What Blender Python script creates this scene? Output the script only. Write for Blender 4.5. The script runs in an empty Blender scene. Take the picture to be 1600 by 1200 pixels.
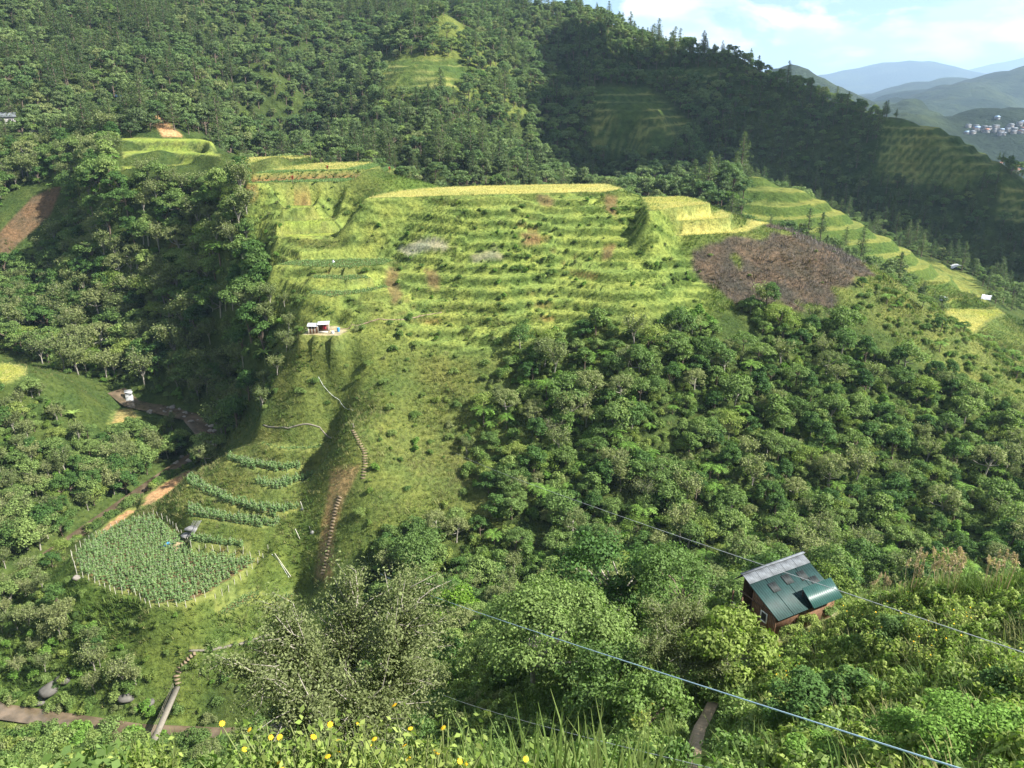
import bpy, math, random
import numpy as np
from mathutils import Vector, Matrix

random.seed(7)
RNG = np.random.default_rng(11)
S = bpy.context.scene
COL = S.collection
HAZE = True

# ------------------------------------------------------------------ camera
CAMZ = 100.0
PITCH = math.radians(20.4)
FPX = 1209.0                      # focal length in pixels of a 1600 px wide frame
cam_d = bpy.data.cameras.new('camera')
cam_d.sensor_width = 36.0
cam_d.lens = 36.0 * FPX / 1600.0
cam_d.clip_start = 0.1
cam_d.clip_end = 60000
cam = bpy.data.objects.new('camera', cam_d)
COL.objects.link(cam)
cam.location = (0, 0, CAMZ)
cam.rotation_euler = (math.pi / 2 - PITCH, 0, 0)
S.camera = cam

# ------------------------------------------------------------------ sky and sun
SUN_AZ = math.radians(-15)        # 0 = straight to the right (+x), negative = towards the viewer
SUN_EL = math.radians(43)
sun_dir = Vector((math.cos(SUN_AZ) * math.cos(SUN_EL), math.sin(SUN_AZ) * math.cos(SUN_EL), math.sin(SUN_EL)))
W = bpy.data.worlds.new('World')
S.world = W
W.use_nodes = True
wt = W.node_tree
wt.nodes.clear()
def N(t, kind, **kw):
    n = t.nodes.new(kind)
    for k, v in kw.items():
        setattr(n, k, v)
    return n
w_out = N(wt, 'ShaderNodeOutputWorld')
w_bg = N(wt, 'ShaderNodeBackground')
w_bg.inputs['Strength'].default_value = 0.055
w_sky = N(wt, 'ShaderNodeTexSky', sky_type='NISHITA', sun_disc=False)
w_sky.sun_elevation = SUN_EL
w_sky.sun_rotation = math.atan2(sun_dir.x, sun_dir.y)
w_sky.altitude = 2600
w_sky.ozone_density = 2.0
w_sky.air_density = 1.0
w_sky.dust_density = 0.05
w_tc = N(wt, 'ShaderNodeTexCoord')
w_map = N(wt, 'ShaderNodeMapping')
w_map.inputs['Scale'].default_value = (1, 1, 2.6)
w_map.inputs['Location'].default_value = (7.2, 0.9, 2.2)
w_n1 = N(wt, 'ShaderNodeTexNoise')
w_n1.inputs['Scale'].default_value = 4.6
w_n1.inputs['Detail'].default_value = 9
w_n1.inputs['Roughness'].default_value = 0.58
w_n1.inputs['Distortion'].default_value = 0.25
w_r1 = N(wt, 'ShaderNodeValToRGB')
w_r1.color_ramp.elements[0].position = 0.485
w_r1.color_ramp.elements[1].position = 0.54
w_n2 = N(wt, 'ShaderNodeTexNoise')
w_n2.inputs['Scale'].default_value = 11
w_n2.inputs['Detail'].default_value = 6
w_cc = N(wt, 'ShaderNodeValToRGB')       # cloud colour: blue-grey undersides to white
w_cc.color_ramp.elements[0].position = 0.42
w_cc.color_ramp.elements[0].color = (5.2, 6.0, 7.0, 1)
w_cc.color_ramp.elements[1].position = 0.58
w_cc.color_ramp.elements[1].color = (10.5, 10.6, 10.6, 1)
w_mix = N(wt, 'ShaderNodeMixRGB')
L = wt.links.new
L(w_tc.outputs['Generated'], w_map.inputs['Vector'])
L(w_map.outputs['Vector'], w_n1.inputs['Vector'])
L(w_map.outputs['Vector'], w_n2.inputs['Vector'])
L(w_n1.outputs['Fac'], w_r1.inputs['Fac'])
L(w_n2.outputs['Fac'], w_cc.inputs['Fac'])
L(w_r1.outputs['Color'], w_mix.inputs['Fac'])
L(w_sky.outputs['Color'], w_mix.inputs['Color1'])
L(w_cc.outputs['Color'], w_mix.inputs['Color2'])
L(w_mix.outputs['Color'], w_bg.inputs['Color'])
L(w_bg.outputs['Background'], w_out.inputs['Surface'])

sl = bpy.data.lights.new('sun', 'SUN')
sl.energy = 5.0
sl.angle = math.radians(0.53)
sl.color = (1.0, 0.95, 0.87)
so = bpy.data.objects.new('sun', sl)
COL.objects.link(so)
so.location = (300, -60, 400)
so.rotation_euler = (-sun_dir).to_track_quat('-Z', 'Y').to_euler()

S.view_settings.view_transform = 'Standard'
S.view_settings.look = 'None'
S.view_settings.gamma = 1
S.view_settings.use_curve_mapping = False
S.view_settings.exposure = 1.62
S.cycles.max_bounces = 5
S.cycles.diffuse_bounces = 2
S.cycles.glossy_bounces = 2
S.cycles.transmission_bounces = 3
S.cycles.transparent_max_bounces = 6
S.cycles.volume_bounces = 0

# ------------------------------------------------------------------ view geometry helpers
CP, SP = math.cos(PITCH), math.sin(PITCH)
def ray(u, v):
    a = (np.asarray(u, float) - 800) / FPX
    b = (600 - np.asarray(v, float)) / FPX
    return a, CP + b * SP, -SP + b * CP
def pY(u, v, Y):                  # point of the sight line (u,v) at forward distance Y
    dx, dy, dz = ray(u, v)
    k = Y / dy
    return (float(dx * k), float(Y), float(CAMZ + dz * k))
def pZ(u, v, z):                  # point of the sight line at height z
    dx, dy, dz = ray(u, v)
    k = (z - CAMZ) / dz
    return (float(dx * k), float(dy * k), float(z))
def proj(x, y, z):
    zz = z - CAMZ
    f = y * CP - zz * SP
    f = np.where(f < 0.01, 0.01, f)
    up = y * SP + zz * CP
    return 800 + FPX * x / f, 600 - FPX * up / f
def inpoly(u, v, poly):
    u = np.asarray(u); v = np.asarray(v)
    r = np.zeros(u.shape, bool)
    n = len(poly)
    j = n - 1
    for i in range(n):
        xi, yi = poly[i]; xj, yj = poly[j]
        if yi != yj:
            c = ((yi > v) != (yj > v)) & (u < (xj - xi) * (v - yi) / (yj - yi) + xi)
            r ^= c
        j = i
    return r
def segdist(x, y, pts, closed=True):
    d = np.full(np.shape(x), 1e9)
    n = len(pts)
    for i in range(n if closed else n - 1):
        ax, ay = pts[i][:2]; bx, by = pts[(i + 1) % n][:2]
        vx, vy = bx - ax, by - ay
        t = np.clip(((x - ax) * vx + (y - ay) * vy) / (vx * vx + vy * vy + 1e-9), 0, 1)
        d = np.minimum(d, np.hypot(x - ax - t * vx, y - ay - t * vy))
    return d
_LAT = np.random.default_rng(5).random((256, 256))
def vnoise(x, y):
    xi = np.floor(x).astype(int); yi = np.floor(y).astype(int)
    fx = x - xi; fy = y - yi
    fx = fx * fx * fx * (fx * (fx * 6 - 15) + 10); fy = fy * fy * fy * (fy * (fy * 6 - 15) + 10)
    a = _LAT[xi & 255, yi & 255]; b = _LAT[(xi + 1) & 255, yi & 255]
    c = _LAT[xi & 255, (yi + 1) & 255]; d = _LAT[(xi + 1) & 255, (yi + 1) & 255]
    return (a * (1 - fx) + b * fx) * (1 - fy) + (c * (1 - fx) + d * fx) * fy * 1.0
def fbm(x, y, wl, octv=4, gain=0.5, seed=0):
    x = np.asarray(x, float); y = np.asarray(y, float)
    s = np.zeros(np.broadcast(x, y).shape); amp = 1.0; tot = 0
    for o in range(octv):
        s += amp * (vnoise((x + 31.7 * (seed + o)) / wl + 17.3 * o, (y - 12.9 * (seed + o)) / wl + 5.1 * o) - 0.5)
        tot += amp; amp *= gain; wl *= 0.5
        x, y = x * 0.8 - y * 0.6, x * 0.6 + y * 0.8
    return 2 * s / tot
def sstep(a, b, x):
    t = np.clip((x - a) / (b - a), 0, 1)
    return t * t * (3 - 2 * t)

# ------------------------------------------------------------------ the lie of the land
CTRL = []
def c(*pts):
    for u, v, Y in pts:
        CTRL.append(pY(u, v, Y))
# viewer's slope and right shoulder
for x in (-150, -100, -60, -30):
    for y, z in ((-6, 98), (0, 96.5), (4, 93.3), (8, 90.3), (14, 83.6), (22, 73), (34, 58.5), (48, 43), (62, 30.5), (76, 20)):
        CTRL.append((x, y, z))
for x in (-10, 8):
    for y, z in ((-6, 98), (0, 96.5), (4, 93.3), (8, 90.3), (14, 83.6)): CTRL.append((x, y, z))
CTRL += [(-10, 22, 74.5), (-10, 34, 62), (-12, 48, 51), (-14, 62, 41), (-15, 76, 31), (8, 22, 77), (8, 34, 66.5)]
for x in (20, 40, 80):
    CTRL.append((x, -6, 98)); CTRL.append((x, 0, 96.8)); CTRL.append((x, 7, 90.8))
CTRL += [(100, 20, 84), (100, 45, 70), (70, 70, 50), (100, 75, 47), (40, 72, 46), (60, 92, 34), (110, 95, 36), (15, 72, 46)]
c((1100, 1150, 28), (1180, 1050, 40), (1220, 985, 50), (830, 1090, 46), (950, 985, 58), (726, 990, 76), (655, 900, 111), (1400, 920, 44), (1580, 920, 43),
  (1300, 965, 46), (1500, 1000, 32), (1400, 1100, 24), (1300, 1150, 23), (1600, 1100, 20), (1500, 1195, 15), (1200, 1195, 24), (1000, 1150, 34), (700, 1180, 40))
# gully between the slopes, stream
c((1200, 870, 116), (1000, 850, 118), (850, 865, 117), (700, 900, 115), (560, 960, 110), (450, 1020, 105), (1400, 880, 113))
c((130, 1120, 99), (0, 1115, 101), (230, 1130, 97), (100, 1165, 91), (100, 1205, 84), (300, 1060, 101))
CTRL += [(-85, 172, 13.8), (-90, 160, 11.8), (-97, 142, 9.8), (-106, 122, 7.4), (-98, 106, 6)]
c((335, 690, 182), (300, 650, 189), (225, 632, 196))
CTRL += [(-125, 208, 27), (-165, 216, 33), (-210, 225, 38), (-260, 235, 45)]
# the nose with the garden
c((515, 890, 118), (545, 660, 141), (530, 760, 131),
  (200, 1000, 106), (260, 1000, 105.5), (380, 985, 110), (240, 1040, 104), (60, 1010, 110), (280, 745, 160), (497, 535, 158), (485, 570, 152),
  (430, 665, 155), (340, 720, 158), (260, 945, 109), (115, 875, 125), (420, 868, 123))
# front face of the spur
c((650, 600, 154), (650, 700, 141), (700, 800, 127), (740, 700, 142), (745, 780, 130), (600, 480, 168), (700, 400, 186), (700, 330, 196), (550, 560, 156), (590, 800, 124), (580, 720, 133),
  (650, 500, 168), (800, 330, 198), (800, 400, 184), (800, 500, 166), (800, 600, 153), (800, 700, 140), (800, 800, 124),
  (900, 330, 198), (895, 420, 183), (890, 500, 168), (960, 420, 178), (965, 500, 164), (1000, 350, 196), (1000, 600, 151), (1000, 700, 137.5), (1000, 800, 124.5),
  (1060, 420, 183), (1100, 500, 169), (1150, 600, 153), (1150, 750, 131), (1200, 420, 188), (1300, 500, 174), (1300, 650, 148), (1300, 800, 126),
  (1500, 650, 154), (1500, 800, 128), (1600, 700, 145), (1600, 850, 115))
# crest of the spur
c((600, 300, 212), (800, 297, 215), (970, 297, 213), (1110, 320, 206), (1220, 360, 206), (1300, 390, 203), (1380, 425, 199), (1450, 470, 195), (1500, 510, 192), (1600, 580, 185),
  (215, 186, 312), (262, 193, 306), (250, 180, 312), (285, 208, 300), (340, 246, 256), (450, 250, 238), (400, 310, 214), (540, 262, 225), (575, 345, 200), (590, 385, 193))
# behind the crest
for u, Y0, Yz in ((340, 268, 66), (450, 262, 64), (600, 256, 60), (800, 258, 58), (1000, 250, 57), (1150, 244, 56)):
    x = pY(u, 290, Y0)[0]
    CTRL.append((x, Y0, Yz)); CTRL.append((x * 1.08, Y0 + 24, Yz - 9))
CTRL += [(95, 240, 50), (125, 236, 42), (170, 232, 28), (-155, 350, 84), (-95, 318, 70)]
# wooded left flank
c((400, 450, 199), (300, 400, 230), (300, 500, 211), (300, 560, 202), (300, 615, 193), (250, 300, 244), (200, 500, 228), (350, 600, 187), (400, 550, 187), (400, 640, 168), (100, 450, 256), (30, 480, 243), (370, 500, 198), (150, 380, 260),
  (50, 340, 272), (0, 380, 260), (0, 205, 318), (60, 255, 297), (120, 300, 276), (160, 245, 290), (330, 320, 245), (380, 380, 216))
# left ridge below
c((0, 572, 184), (120, 612, 185), (200, 647, 190), (100, 680, 171), (40, 680, 168), (160, 690, 176), (100, 750, 158), (50, 900, 132), (0, 800, 147), (0, 1000, 114), (150, 800, 150), (30, 980, 117))
CTRL += [(-140, 200, 29), (-175, 204, 34)]
# back mountains
c((300, 200, 330), (100, 150, 345), (0, 100, 375), (0, 0, 455), (200, 0, 505), (200, 100, 405), (370, 215, 395), (330, 130, 392), (420, 100, 440), (560, 0, 630), (550, 100, 520), (450, 0, 560), (430, 190, 425), (490, 150, 470),
  (690, 20, 505), (650, 110, 425), (570, 190, 385), (640, 235, 352), (800, 150, 440), (760, 80, 490), (830, 250, 385), (900, 150, 520), (880, 60, 575), (930, 20, 625), (1000, 68, 592), (500, 255, 390), (700, 275, 332),
  (960, 190, 455), (1030, 195, 450), (1000, 235, 438), (1090, 220, 475), (1100, 150, 530), (1140, 78, 568), (1240, 138, 515), (1310, 188, 470), (1300, 210, 460), (1400, 203, 440), (1460, 208, 428), (1540, 262, 405), (1600, 312, 385),
  (1450, 300, 408), (1120, 280, 452), (950, 285, 440), (1400, 365, 385), (1550, 390, 368), (1600, 450, 340), (1250, 250, 450), (1300, 300, 425))
CTRL += [(110, 365, 52), (160, 345, 42), (60, 390, 54), (150, 300, 40), (190, 300, 28)]
# the small terraced spur on the right
c((1180, 270, 330), (1270, 302, 315), (1340, 342, 301), (1400, 377, 290), (1480, 428, 276), (1540, 472, 262), (1600, 522, 248), (1300, 352, 290), (1520, 492, 236), (1230, 340, 292))
# out of sight: over the skyline and to the sides
CTRL += [(70, 700, 120), (170, 640, 90), (230, 600, 60), (280, 520, 40), (330, 450, 20), (330, 380, 15), (300, 300, 5), (260, 240, 5), (-300, 600, 210), (-100, 760, 215), (-450, 500, 215), (0, 900, 160),
         (300, 800, 10), (520, 600, -40), (520, 350, -40), (500, 900, -60), (-480, 850, 240), (-330, 330, 130), (-300, 150, 60), (-320, 60, 40), (-300, 0, 60), (240, 170, 20), (230, 100, 20), (230, 20, 40), (380, 60, 0), (380, 200, -10)]
# ---- terraces cut by hand: level fields with steep banks
FLATS = []     # name, z, world polygon, kind
def flat(kind, vref, Yref, poly, bank=1.7, name=None):
    z = CAMZ + Yref * float(ray(800, vref)[2] / ray(800, vref)[1])
    FLATS.append((kind, z, [pZ(u, v, z)[:2] for u, v in poly], bank))
    return z
flat('straw', 303, 211, [(572, 310), (700, 306), (800, 303.5), (900, 300.5), (958, 300), (973, 294), (948, 287), (850, 288), (760, 290), (700, 292), (645, 296), (600, 302)], 1.25)
flat('paddy', 322, 200, [(1000, 308), (1069, 306), (1093, 311), (1112, 318), (1082, 322), (1015, 330)])
flat('straw', 343, 198, [(1044, 346), (1100, 344), (1141, 341), (1146, 335), (1128, 328), (1110, 334), (1060, 341)])
flat('straw', 365, 196, [(1053, 369), (1150, 365), (1172, 361), (1203, 348), (1168, 342), (1165, 352), (1140, 359), (1060, 364)])
flat('paddy', 248, 251.7, [(355, 253), (388, 255), (470, 248), (488, 243), (440, 243), (370, 247)])
flat('paddy', 268, 224, [(392, 272), (480, 268), (583, 265), (596, 259), (578, 252), (500, 254), (470, 258), (440, 262)])
flat('crop', 285, 216, [(388, 286), (540, 284), (580, 276), (618, 263), (612, 259), (570, 269), (535, 277), (388, 279)])
flat('crop', 418, 182, [(430, 414), (541, 419), (600, 414), (617, 407), (600, 404), (540, 405), (456, 407)])
flat('crop', 438, 176, [(485, 434), (545, 438), (585, 434), (570, 430), (490, 430)])
flat('crop', 464, 169, [(481, 459), (519, 464), (560, 459), (612, 448), (600, 446), (550, 454), (490, 454)])
flat('grass', 371, 199, [(436, 371), (500, 370), (545, 365), (545, 361), (500, 364), (440, 366)])
flat('grass', 350, 202.5, [(436, 350), (480, 350), (525, 344), (520, 340), (480, 344), (440, 345)])
flat('grass', 326, 209, [(444, 326), (490, 325), (490, 321), (446, 321)])
flat('yard', 520, 160, [(466, 524), (530, 527), (550, 517), (530, 508), (488, 508)])
flat('grass', 219, 280, [(186, 219), (240, 219), (318, 220), (330, 223), (338, 220), (310, 216.5), (240, 216), (188, 216)], 0.85)
flat('grass', 241, 263.5, [(190, 241), (257, 238), (300, 240), (345, 244), (345, 241), (300, 236.5), (257, 234.5), (190, 237.5)], 0.85)
flat('grass', 264, 252.4, [(190, 264), (262, 262), (340, 256), (340, 254), (262, 259), (190, 260.5)], 0.85)
ZG = flat('soil', 870, 124.6, [(112, 868), (140, 843), (195, 815), (240, 806), (262, 818), (285, 840), (300, 862), (392, 872), (420, 868), (385, 892), (335, 925), (290, 945), (235, 946), (212, 930), (180, 925), (148, 910), (120, 896)], 2.2)
flat('soil', 737, 141.5, [(352, 718), (384, 732), (440, 738), (470, 732), (475, 724), (440, 728), (390, 720), (358, 710)], 2)
flat('soil', 766, 136.5, [(398, 757), (426, 766), (440, 765), (456, 758), (494, 746), (494, 740), (456, 748), (430, 754), (400, 748)], 2)
flat('soil', 790, 134, [(290, 758), (325, 775), (360, 790), (416, 803), (448, 801), (470, 796), (470, 790), (416, 791), (360, 776), (325, 758), (300, 742), (290, 744)], 2)
flat('soil', 818, 130, [(294, 805), (325, 812), (356, 818), (410, 825), (438, 821), (444, 812), (410, 812), (360, 805), (325, 796), (292, 786)], 2)
flat('soil', 853, 125.5, [(294, 848), (340, 853), (388, 857), (390, 850), (340, 843), (298, 838)], 2)
flat('crop', 700, 147, [(408, 694), (440, 702), (480, 703), (515, 697), (515, 693), (480, 698), (440, 697), (410, 690)], 1.6)
flat('mud', 775, 157, [(216, 795), (262, 786), (285, 764), (300, 742), (308, 728), (290, 734), (250, 756), (222, 775)], 1.6)
flat('mud', 828, 145, [(132, 858), (160, 838), (215, 800), (226, 794), (200, 793), (172, 812), (150, 830)], 1.6)
flat('paddy', 582, 182, [(-60, 600), (10, 598), (44, 586), (42, 573), (10, 566), (-60, 565)], 1.5)
flat('pond', 648, 190, [(168, 664), (205, 660), (222, 650), (210, 636), (178, 640)], 1.4)
flat('crop', 930, 118, [(336, 958), (352, 962), (395, 938), (412, 926), (400, 922), (370, 934)], 2)
flat('crop', 950, 116.5, [(410, 952), (420, 956), (470, 928), (462, 922), (430, 936)], 2)
flat('path', 1012, 107, [(296, 1017), (330, 1017), (380, 1006), (410, 996), (408, 990), (378, 1000), (330, 1011), (296, 1011)], 1.8)
flat('paddy', 492, 238, [(1478, 520), (1520, 524), (1548, 500), (1572, 490), (1555, 478), (1500, 476), (1476, 484)], 1.3)
HO = np.array((17.9, 50.9)); HE1 = np.array((0.888, 0.46)); HE2 = np.array((0.46, -0.888))   # hut corner and axes
HZ0 = 61.75
FLATS.append(('yard', HZ0, [tuple(HO + HE1 * a + HE2 * b) for a, b in ((-1.6, -1.0), (7.6, -1.0), (7.6, 4.6), (-1.6, 4.6))], 1.2))
for _k, _z, _p, _b in FLATS:
    n = len(_p)
    for i in range(0, n, 2 if n < 9 else 3):
        CTRL.append((_p[i][0], _p[i][1], _z - 0.15))
    CTRL.append((sum(q[0] for q in _p) / n, sum(q[1] for q in _p) / n, _z))
CT = np.array(CTRL)
def _rbf_fit(P):
    n = len(P)
    r = np.hypot(P[:, None, 0] - P[None, :, 0], P[:, None, 1] - P[None, :, 1])
    A = np.zeros((n + 3, n + 3))
    A[:n, :n] = r ** 1.4 + np.eye(n) * -1.2
    A[:n, n] = 1; A[:n, n + 1] = P[:, 0]; A[:n, n + 2] = P[:, 1]
    A[n:, :n] = A[:n, n:].T
    b = np.concatenate([P[:, 2], np.zeros(3)])
    return np.linalg.solve(A, b)
_RW = _rbf_fit(CT)
def hbase(x, y):
    sh = np.shape(x); x = np.ravel(x); y = np.ravel(y)
    out = np.empty(len(x))
    n = len(CT)
    for i in range(0, len(x), 20000):
        xs = x[i:i + 20000, None]; ys = y[i:i + 20000, None]
        r2 = (xs - CT[None, :, 0]) ** 2 + (ys - CT[None, :, 1]) ** 2
        out[i:i + 20000] = (r2 ** 0.7) @ _RW[:n] + _RW[n] + _RW[n + 1] * xs[:, 0] + _RW[n + 2] * ys[:, 0]
    return out.reshape(sh)
def hfull(x, y):
    z = hbase(x, y)
    far = sstep(285, 380, y)
    z = z + (1 - far) * (0.9 * fbm(x, y, 28, 4) * sstep(20, 110, y) + 0.35 * fbm(x, y, 7, 3, seed=3))
    z = z + far * (11.0 * fbm(x, y, 95, 5, 0.5, seed=9) - 9.0 * np.abs(fbm(x, y, 75, 3, seed=14)) + 2.0) * (1 - 0.7 * sstep(70, 160, x)) * (1 - 0.5 * sstep(520, 600, y))
    return z

def grid(x0, x1, y0, y1, st):
    xs = np.arange(x0, x1 + st * 0.5, st); ys = np.arange(y0, y1 + st * 0.5, st)
    X, Y = np.meshgrid(xs, ys)
    return X, Y
ST = 0.66
G1 = grid(-258, 258, -8, 302, ST)
G2 = grid(-420, 420, 299, 561, 1.75)
G3 = grid(-600, 660, 556, 960, 7)
Z1 = hfull(*G1); Z2 = hfull(*G2); Z3 = hfull(*G3)

def apply_flats(X, Y, Z, kindmap):
    for i, (kind, z, poly, bank) in enumerate(FLATS):
        px = [p[0] for p in poly]; py = [p[1] for p in poly]
        R = 14
        m = (X > min(px) - R) & (X < max(px) + R) & (Y > min(py) - R) & (Y < max(py) + R)
        if not m.any():
            continue
        xs, ys, zs = X[m], Y[m], Z[m]
        ins = inpoly(xs, ys, poly)
        d = segdist(xs, ys, poly)
        d = np.where(ins, 0, d)
        wob = 1 + 0.14 * fbm(xs, ys, 6, 2, seed=20)
        s = bank * wob
        dd = np.maximum(d - 0.3, 0)
        zn = np.clip(zs, z - s * dd - 0.02 * d, z + s * dd + 0.02 * d)
        k = kindmap[m]
        zs2 = np.where(ins, z + 0.05 * fbm(xs, ys, 3, 2, seed=8), zn)
        lim = (d < 11)
        free = (k < 0)
        Z[m] = np.where(lim & free, zs2, zs)
        k = np.where(ins & free, i, k)
        kindmap[m] = k
def zquant(X, Y, Z, mask, h, seed, run=0.5, wob=1.2, brk=0.0):
    zz = Z + wob * fbm(X, Y, 26, 3, seed=seed) + brk * np.floor(3.0 * fbm(X, Y, 34, 2, seed=seed + 7)) * 0.45 * h
    q = np.floor(zz / h); f = zz / h - q
    g = np.where(f < run, 0.08 * f / run, 0.08 + 0.92 * ((f - run) / (1 - run)) ** 0.9)
    return Z + mask * ((q + g) * h - zz), mask * (f < run)
U1, V1 = proj(G1[0], G1[1], Z1)
U2, V2 = proj(G2[0], G2[1], Z2)
def softpoly(U, V, poly, soft, X, Y, seed=0, wob=10):
    uu = U + wob * fbm(X, Y, 12, 3, seed=seed + 40); vv = V + wob * 0.6 * fbm(X, Y, 12, 3, seed=seed + 50)
    ins = inpoly(uu, vv, poly)
    d = segdist(uu, vv, poly)
    return np.where(ins, 1, np.clip(1 - d / soft, 0, 1))
T_POLY = [(400, 285), (470, 288), (560, 318), (700, 312), (980, 305), (1010, 335), (1040, 370), (1110, 420), (1080, 500), (1000, 560), (880, 550), (760, 540), (640, 530), (560, 500), (430, 480), (410, 380)]
mT = softpoly(U1, V1, T_POLY, 25, *G1) * (G1[1] > 150) * (G1[1] < 232)
mT = mT * np.clip(1.15 + 1.6 * fbm(G1[0], G1[1], 30, 2, seed=70), 0.25, 1)
Z1, FL1 = zquant(G1[0], G1[1], Z1, mT, 2.15, 3, 0.68, 1.0, 1.0)
STREAM = [(-110, 201, 23.5), (-104, 197, 21.3), (-84.7, 189, 20.6), (-77, 182, 16.5), (-84, 173, 13.8), (-90, 160, 11.8), (-97, 142, 9.8), (-106, 122, 7.4), (-98, 107, 6), (-85, 100.5, 5.5), (-72, 98.5, 5.2), (-60, 96.5, 5), (-46, 96, 4.7), (-34, 97, 4.9)]
def stream_at(X, Y):
    d = np.full(X.shape, 1e9); zs = np.zeros(X.shape)
    for i in range(len(STREAM) - 1):
        ax, ay, az = STREAM[i]; bx, by, bz = STREAM[i + 1]
        vx, vy = bx - ax, by - ay
        t = np.clip(((X - ax) * vx + (Y - ay) * vy) / (vx * vx + vy * vy), 0, 1)
        q = np.hypot(X - ax - t * vx, Y - ay - t * vy)
        zs = np.where(q < d, az + (bz - az) * t, zs); d = np.minimum(d, q)
    return d, zs
_d, _zs = stream_at(*G1)
_w = 2.2 + 0.9 * fbm(G1[0], G1[1], 7, 2, seed=12)
Z1 = np.where(_d < 14, np.minimum(Z1, _zs - 0.45 + np.maximum(0, _d - _w) * 0.95), Z1)
Z1 = np.where(_d < _w + 0.6, _zs - 0.45 + 0.2 * fbm(G1[0], G1[1], 2, 2, seed=13), Z1)
_mb = softpoly(U1, V1, [(1090, 395), (1150, 385), (1200, 372), (1240, 360), (1345, 405), (1372, 430), (1310, 475), (1210, 465), (1160, 492), (1105, 430)], 8, *G1) * (G1[1] > 150) * (G1[1] < 215)
Z1 = Z1 + _mb * (0.9 * fbm(G1[0], G1[1], 6, 3, seed=23))
K1 = np.full(Z1.shape, -1); K2 = np.full(Z2.shape, -1)
apply_flats(G1[0], G1[1], Z1, K1)
for _ in range(3):      # weather the cut banks so that their edges are not stepped
    _p = np.pad(Z1, 1, mode='edge')
    _b3 = sum(_p[1 + a:1 + a + Z1.shape[0], 1 + b:1 + b + Z1.shape[1]] for a in (-1, 0, 1) for b in (-1, 0, 1)) / 9
    Z1 = np.where(((K1 < 0) & (mT < 0.3)) | ((G1[0] < -82) & (G1[1] > 238)), 0.25 * Z1 + 0.75 * _b3, Z1)
# terraced patches on the farther slopes
FAR_T = [([(930, 140), (1010, 140), (1080, 195), (1060, 215), (1000, 240), (930, 240)], 4.2, 0),
         ([(600, 95), (720, 95), (730, 128), (640, 150), (600, 140)], 3.6, 1),
         ([(1380, 190), (1470, 190), (1545, 235), (1570, 275), (1500, 292), (1370, 280)], 4.2, 2),
         ([(1570, 280), (1600, 285), (1600, 345), (1560, 340)], 4, 3),
         ([(1000, 110), (1120, 112), (1120, 122), (1000, 122)], 4, 4),
         ([(960, 30), (1060, 30), (1070, 80), (990, 80)], 4.5, 5)]
mF = np.zeros(Z2.shape)
for poly, h, sd in FAR_T:
    m = softpoly(U2, V2, poly, 8, *G2, seed=sd, wob=5)
    Z2, f = zquant(G2[0], G2[1], Z2, m, h, 30 + sd, 0.55, 0.8)
    mF = np.maximum(mF, m * (1 + (f > 0.5)))
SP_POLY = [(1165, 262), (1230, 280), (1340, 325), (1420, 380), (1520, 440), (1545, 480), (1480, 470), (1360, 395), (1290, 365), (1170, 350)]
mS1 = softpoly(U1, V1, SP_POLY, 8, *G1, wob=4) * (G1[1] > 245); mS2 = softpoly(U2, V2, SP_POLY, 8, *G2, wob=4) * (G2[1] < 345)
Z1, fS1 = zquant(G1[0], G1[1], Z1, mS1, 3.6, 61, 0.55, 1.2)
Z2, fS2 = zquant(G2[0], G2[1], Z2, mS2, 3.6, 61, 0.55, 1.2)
apply_flats(G2[0], G2[1], Z2, K2)

def sample(Gr, Z, x, y):
    X, Y = Gr
    st = X[0, 1] - X[0, 0]
    fx = np.clip((np.asarray(x, float) - X[0, 0]) / st, 0, X.shape[1] - 1.001); fy = np.clip((np.asarray(y, float) - Y[0, 0]) / st, 0, X.shape[0] - 1.001)
    i = fx.astype(int); j = fy.astype(int); a = fx - i; b = fy - j
    return (Z[j, i] * (1 - a) + Z[j, i + 1] * a) * (1 - b) + (Z[j + 1, i] * (1 - a) + Z[j + 1, i + 1] * a) * b
def H(x, y):
    x = np.asarray(x, float); y = np.asarray(y, float)
    return np.where(y < 300.5, sample(G1, Z1, x, y), np.where(y < 558, sample(G2, Z2, x, y), sample(G3, Z3, x, y)))
def on(u, v, y0=4.0, y1=900.0):   # where the sight line (u,v) meets the ground
    dx, dy, dz = ray(u, v)
    ys = np.concatenate([np.arange(y0, 300, 0.2), np.arange(300, y1, 1.0)])
    xs = dx / dy * ys; zs = CAMZ + dz / dy * ys
    below = np.nonzero(zs < H(xs, ys))[0]
    k = below[0] if len(below) else len(ys) - 1
    return float(xs[k]), float(ys[k]), float(H(xs[k], ys[k]))

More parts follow.
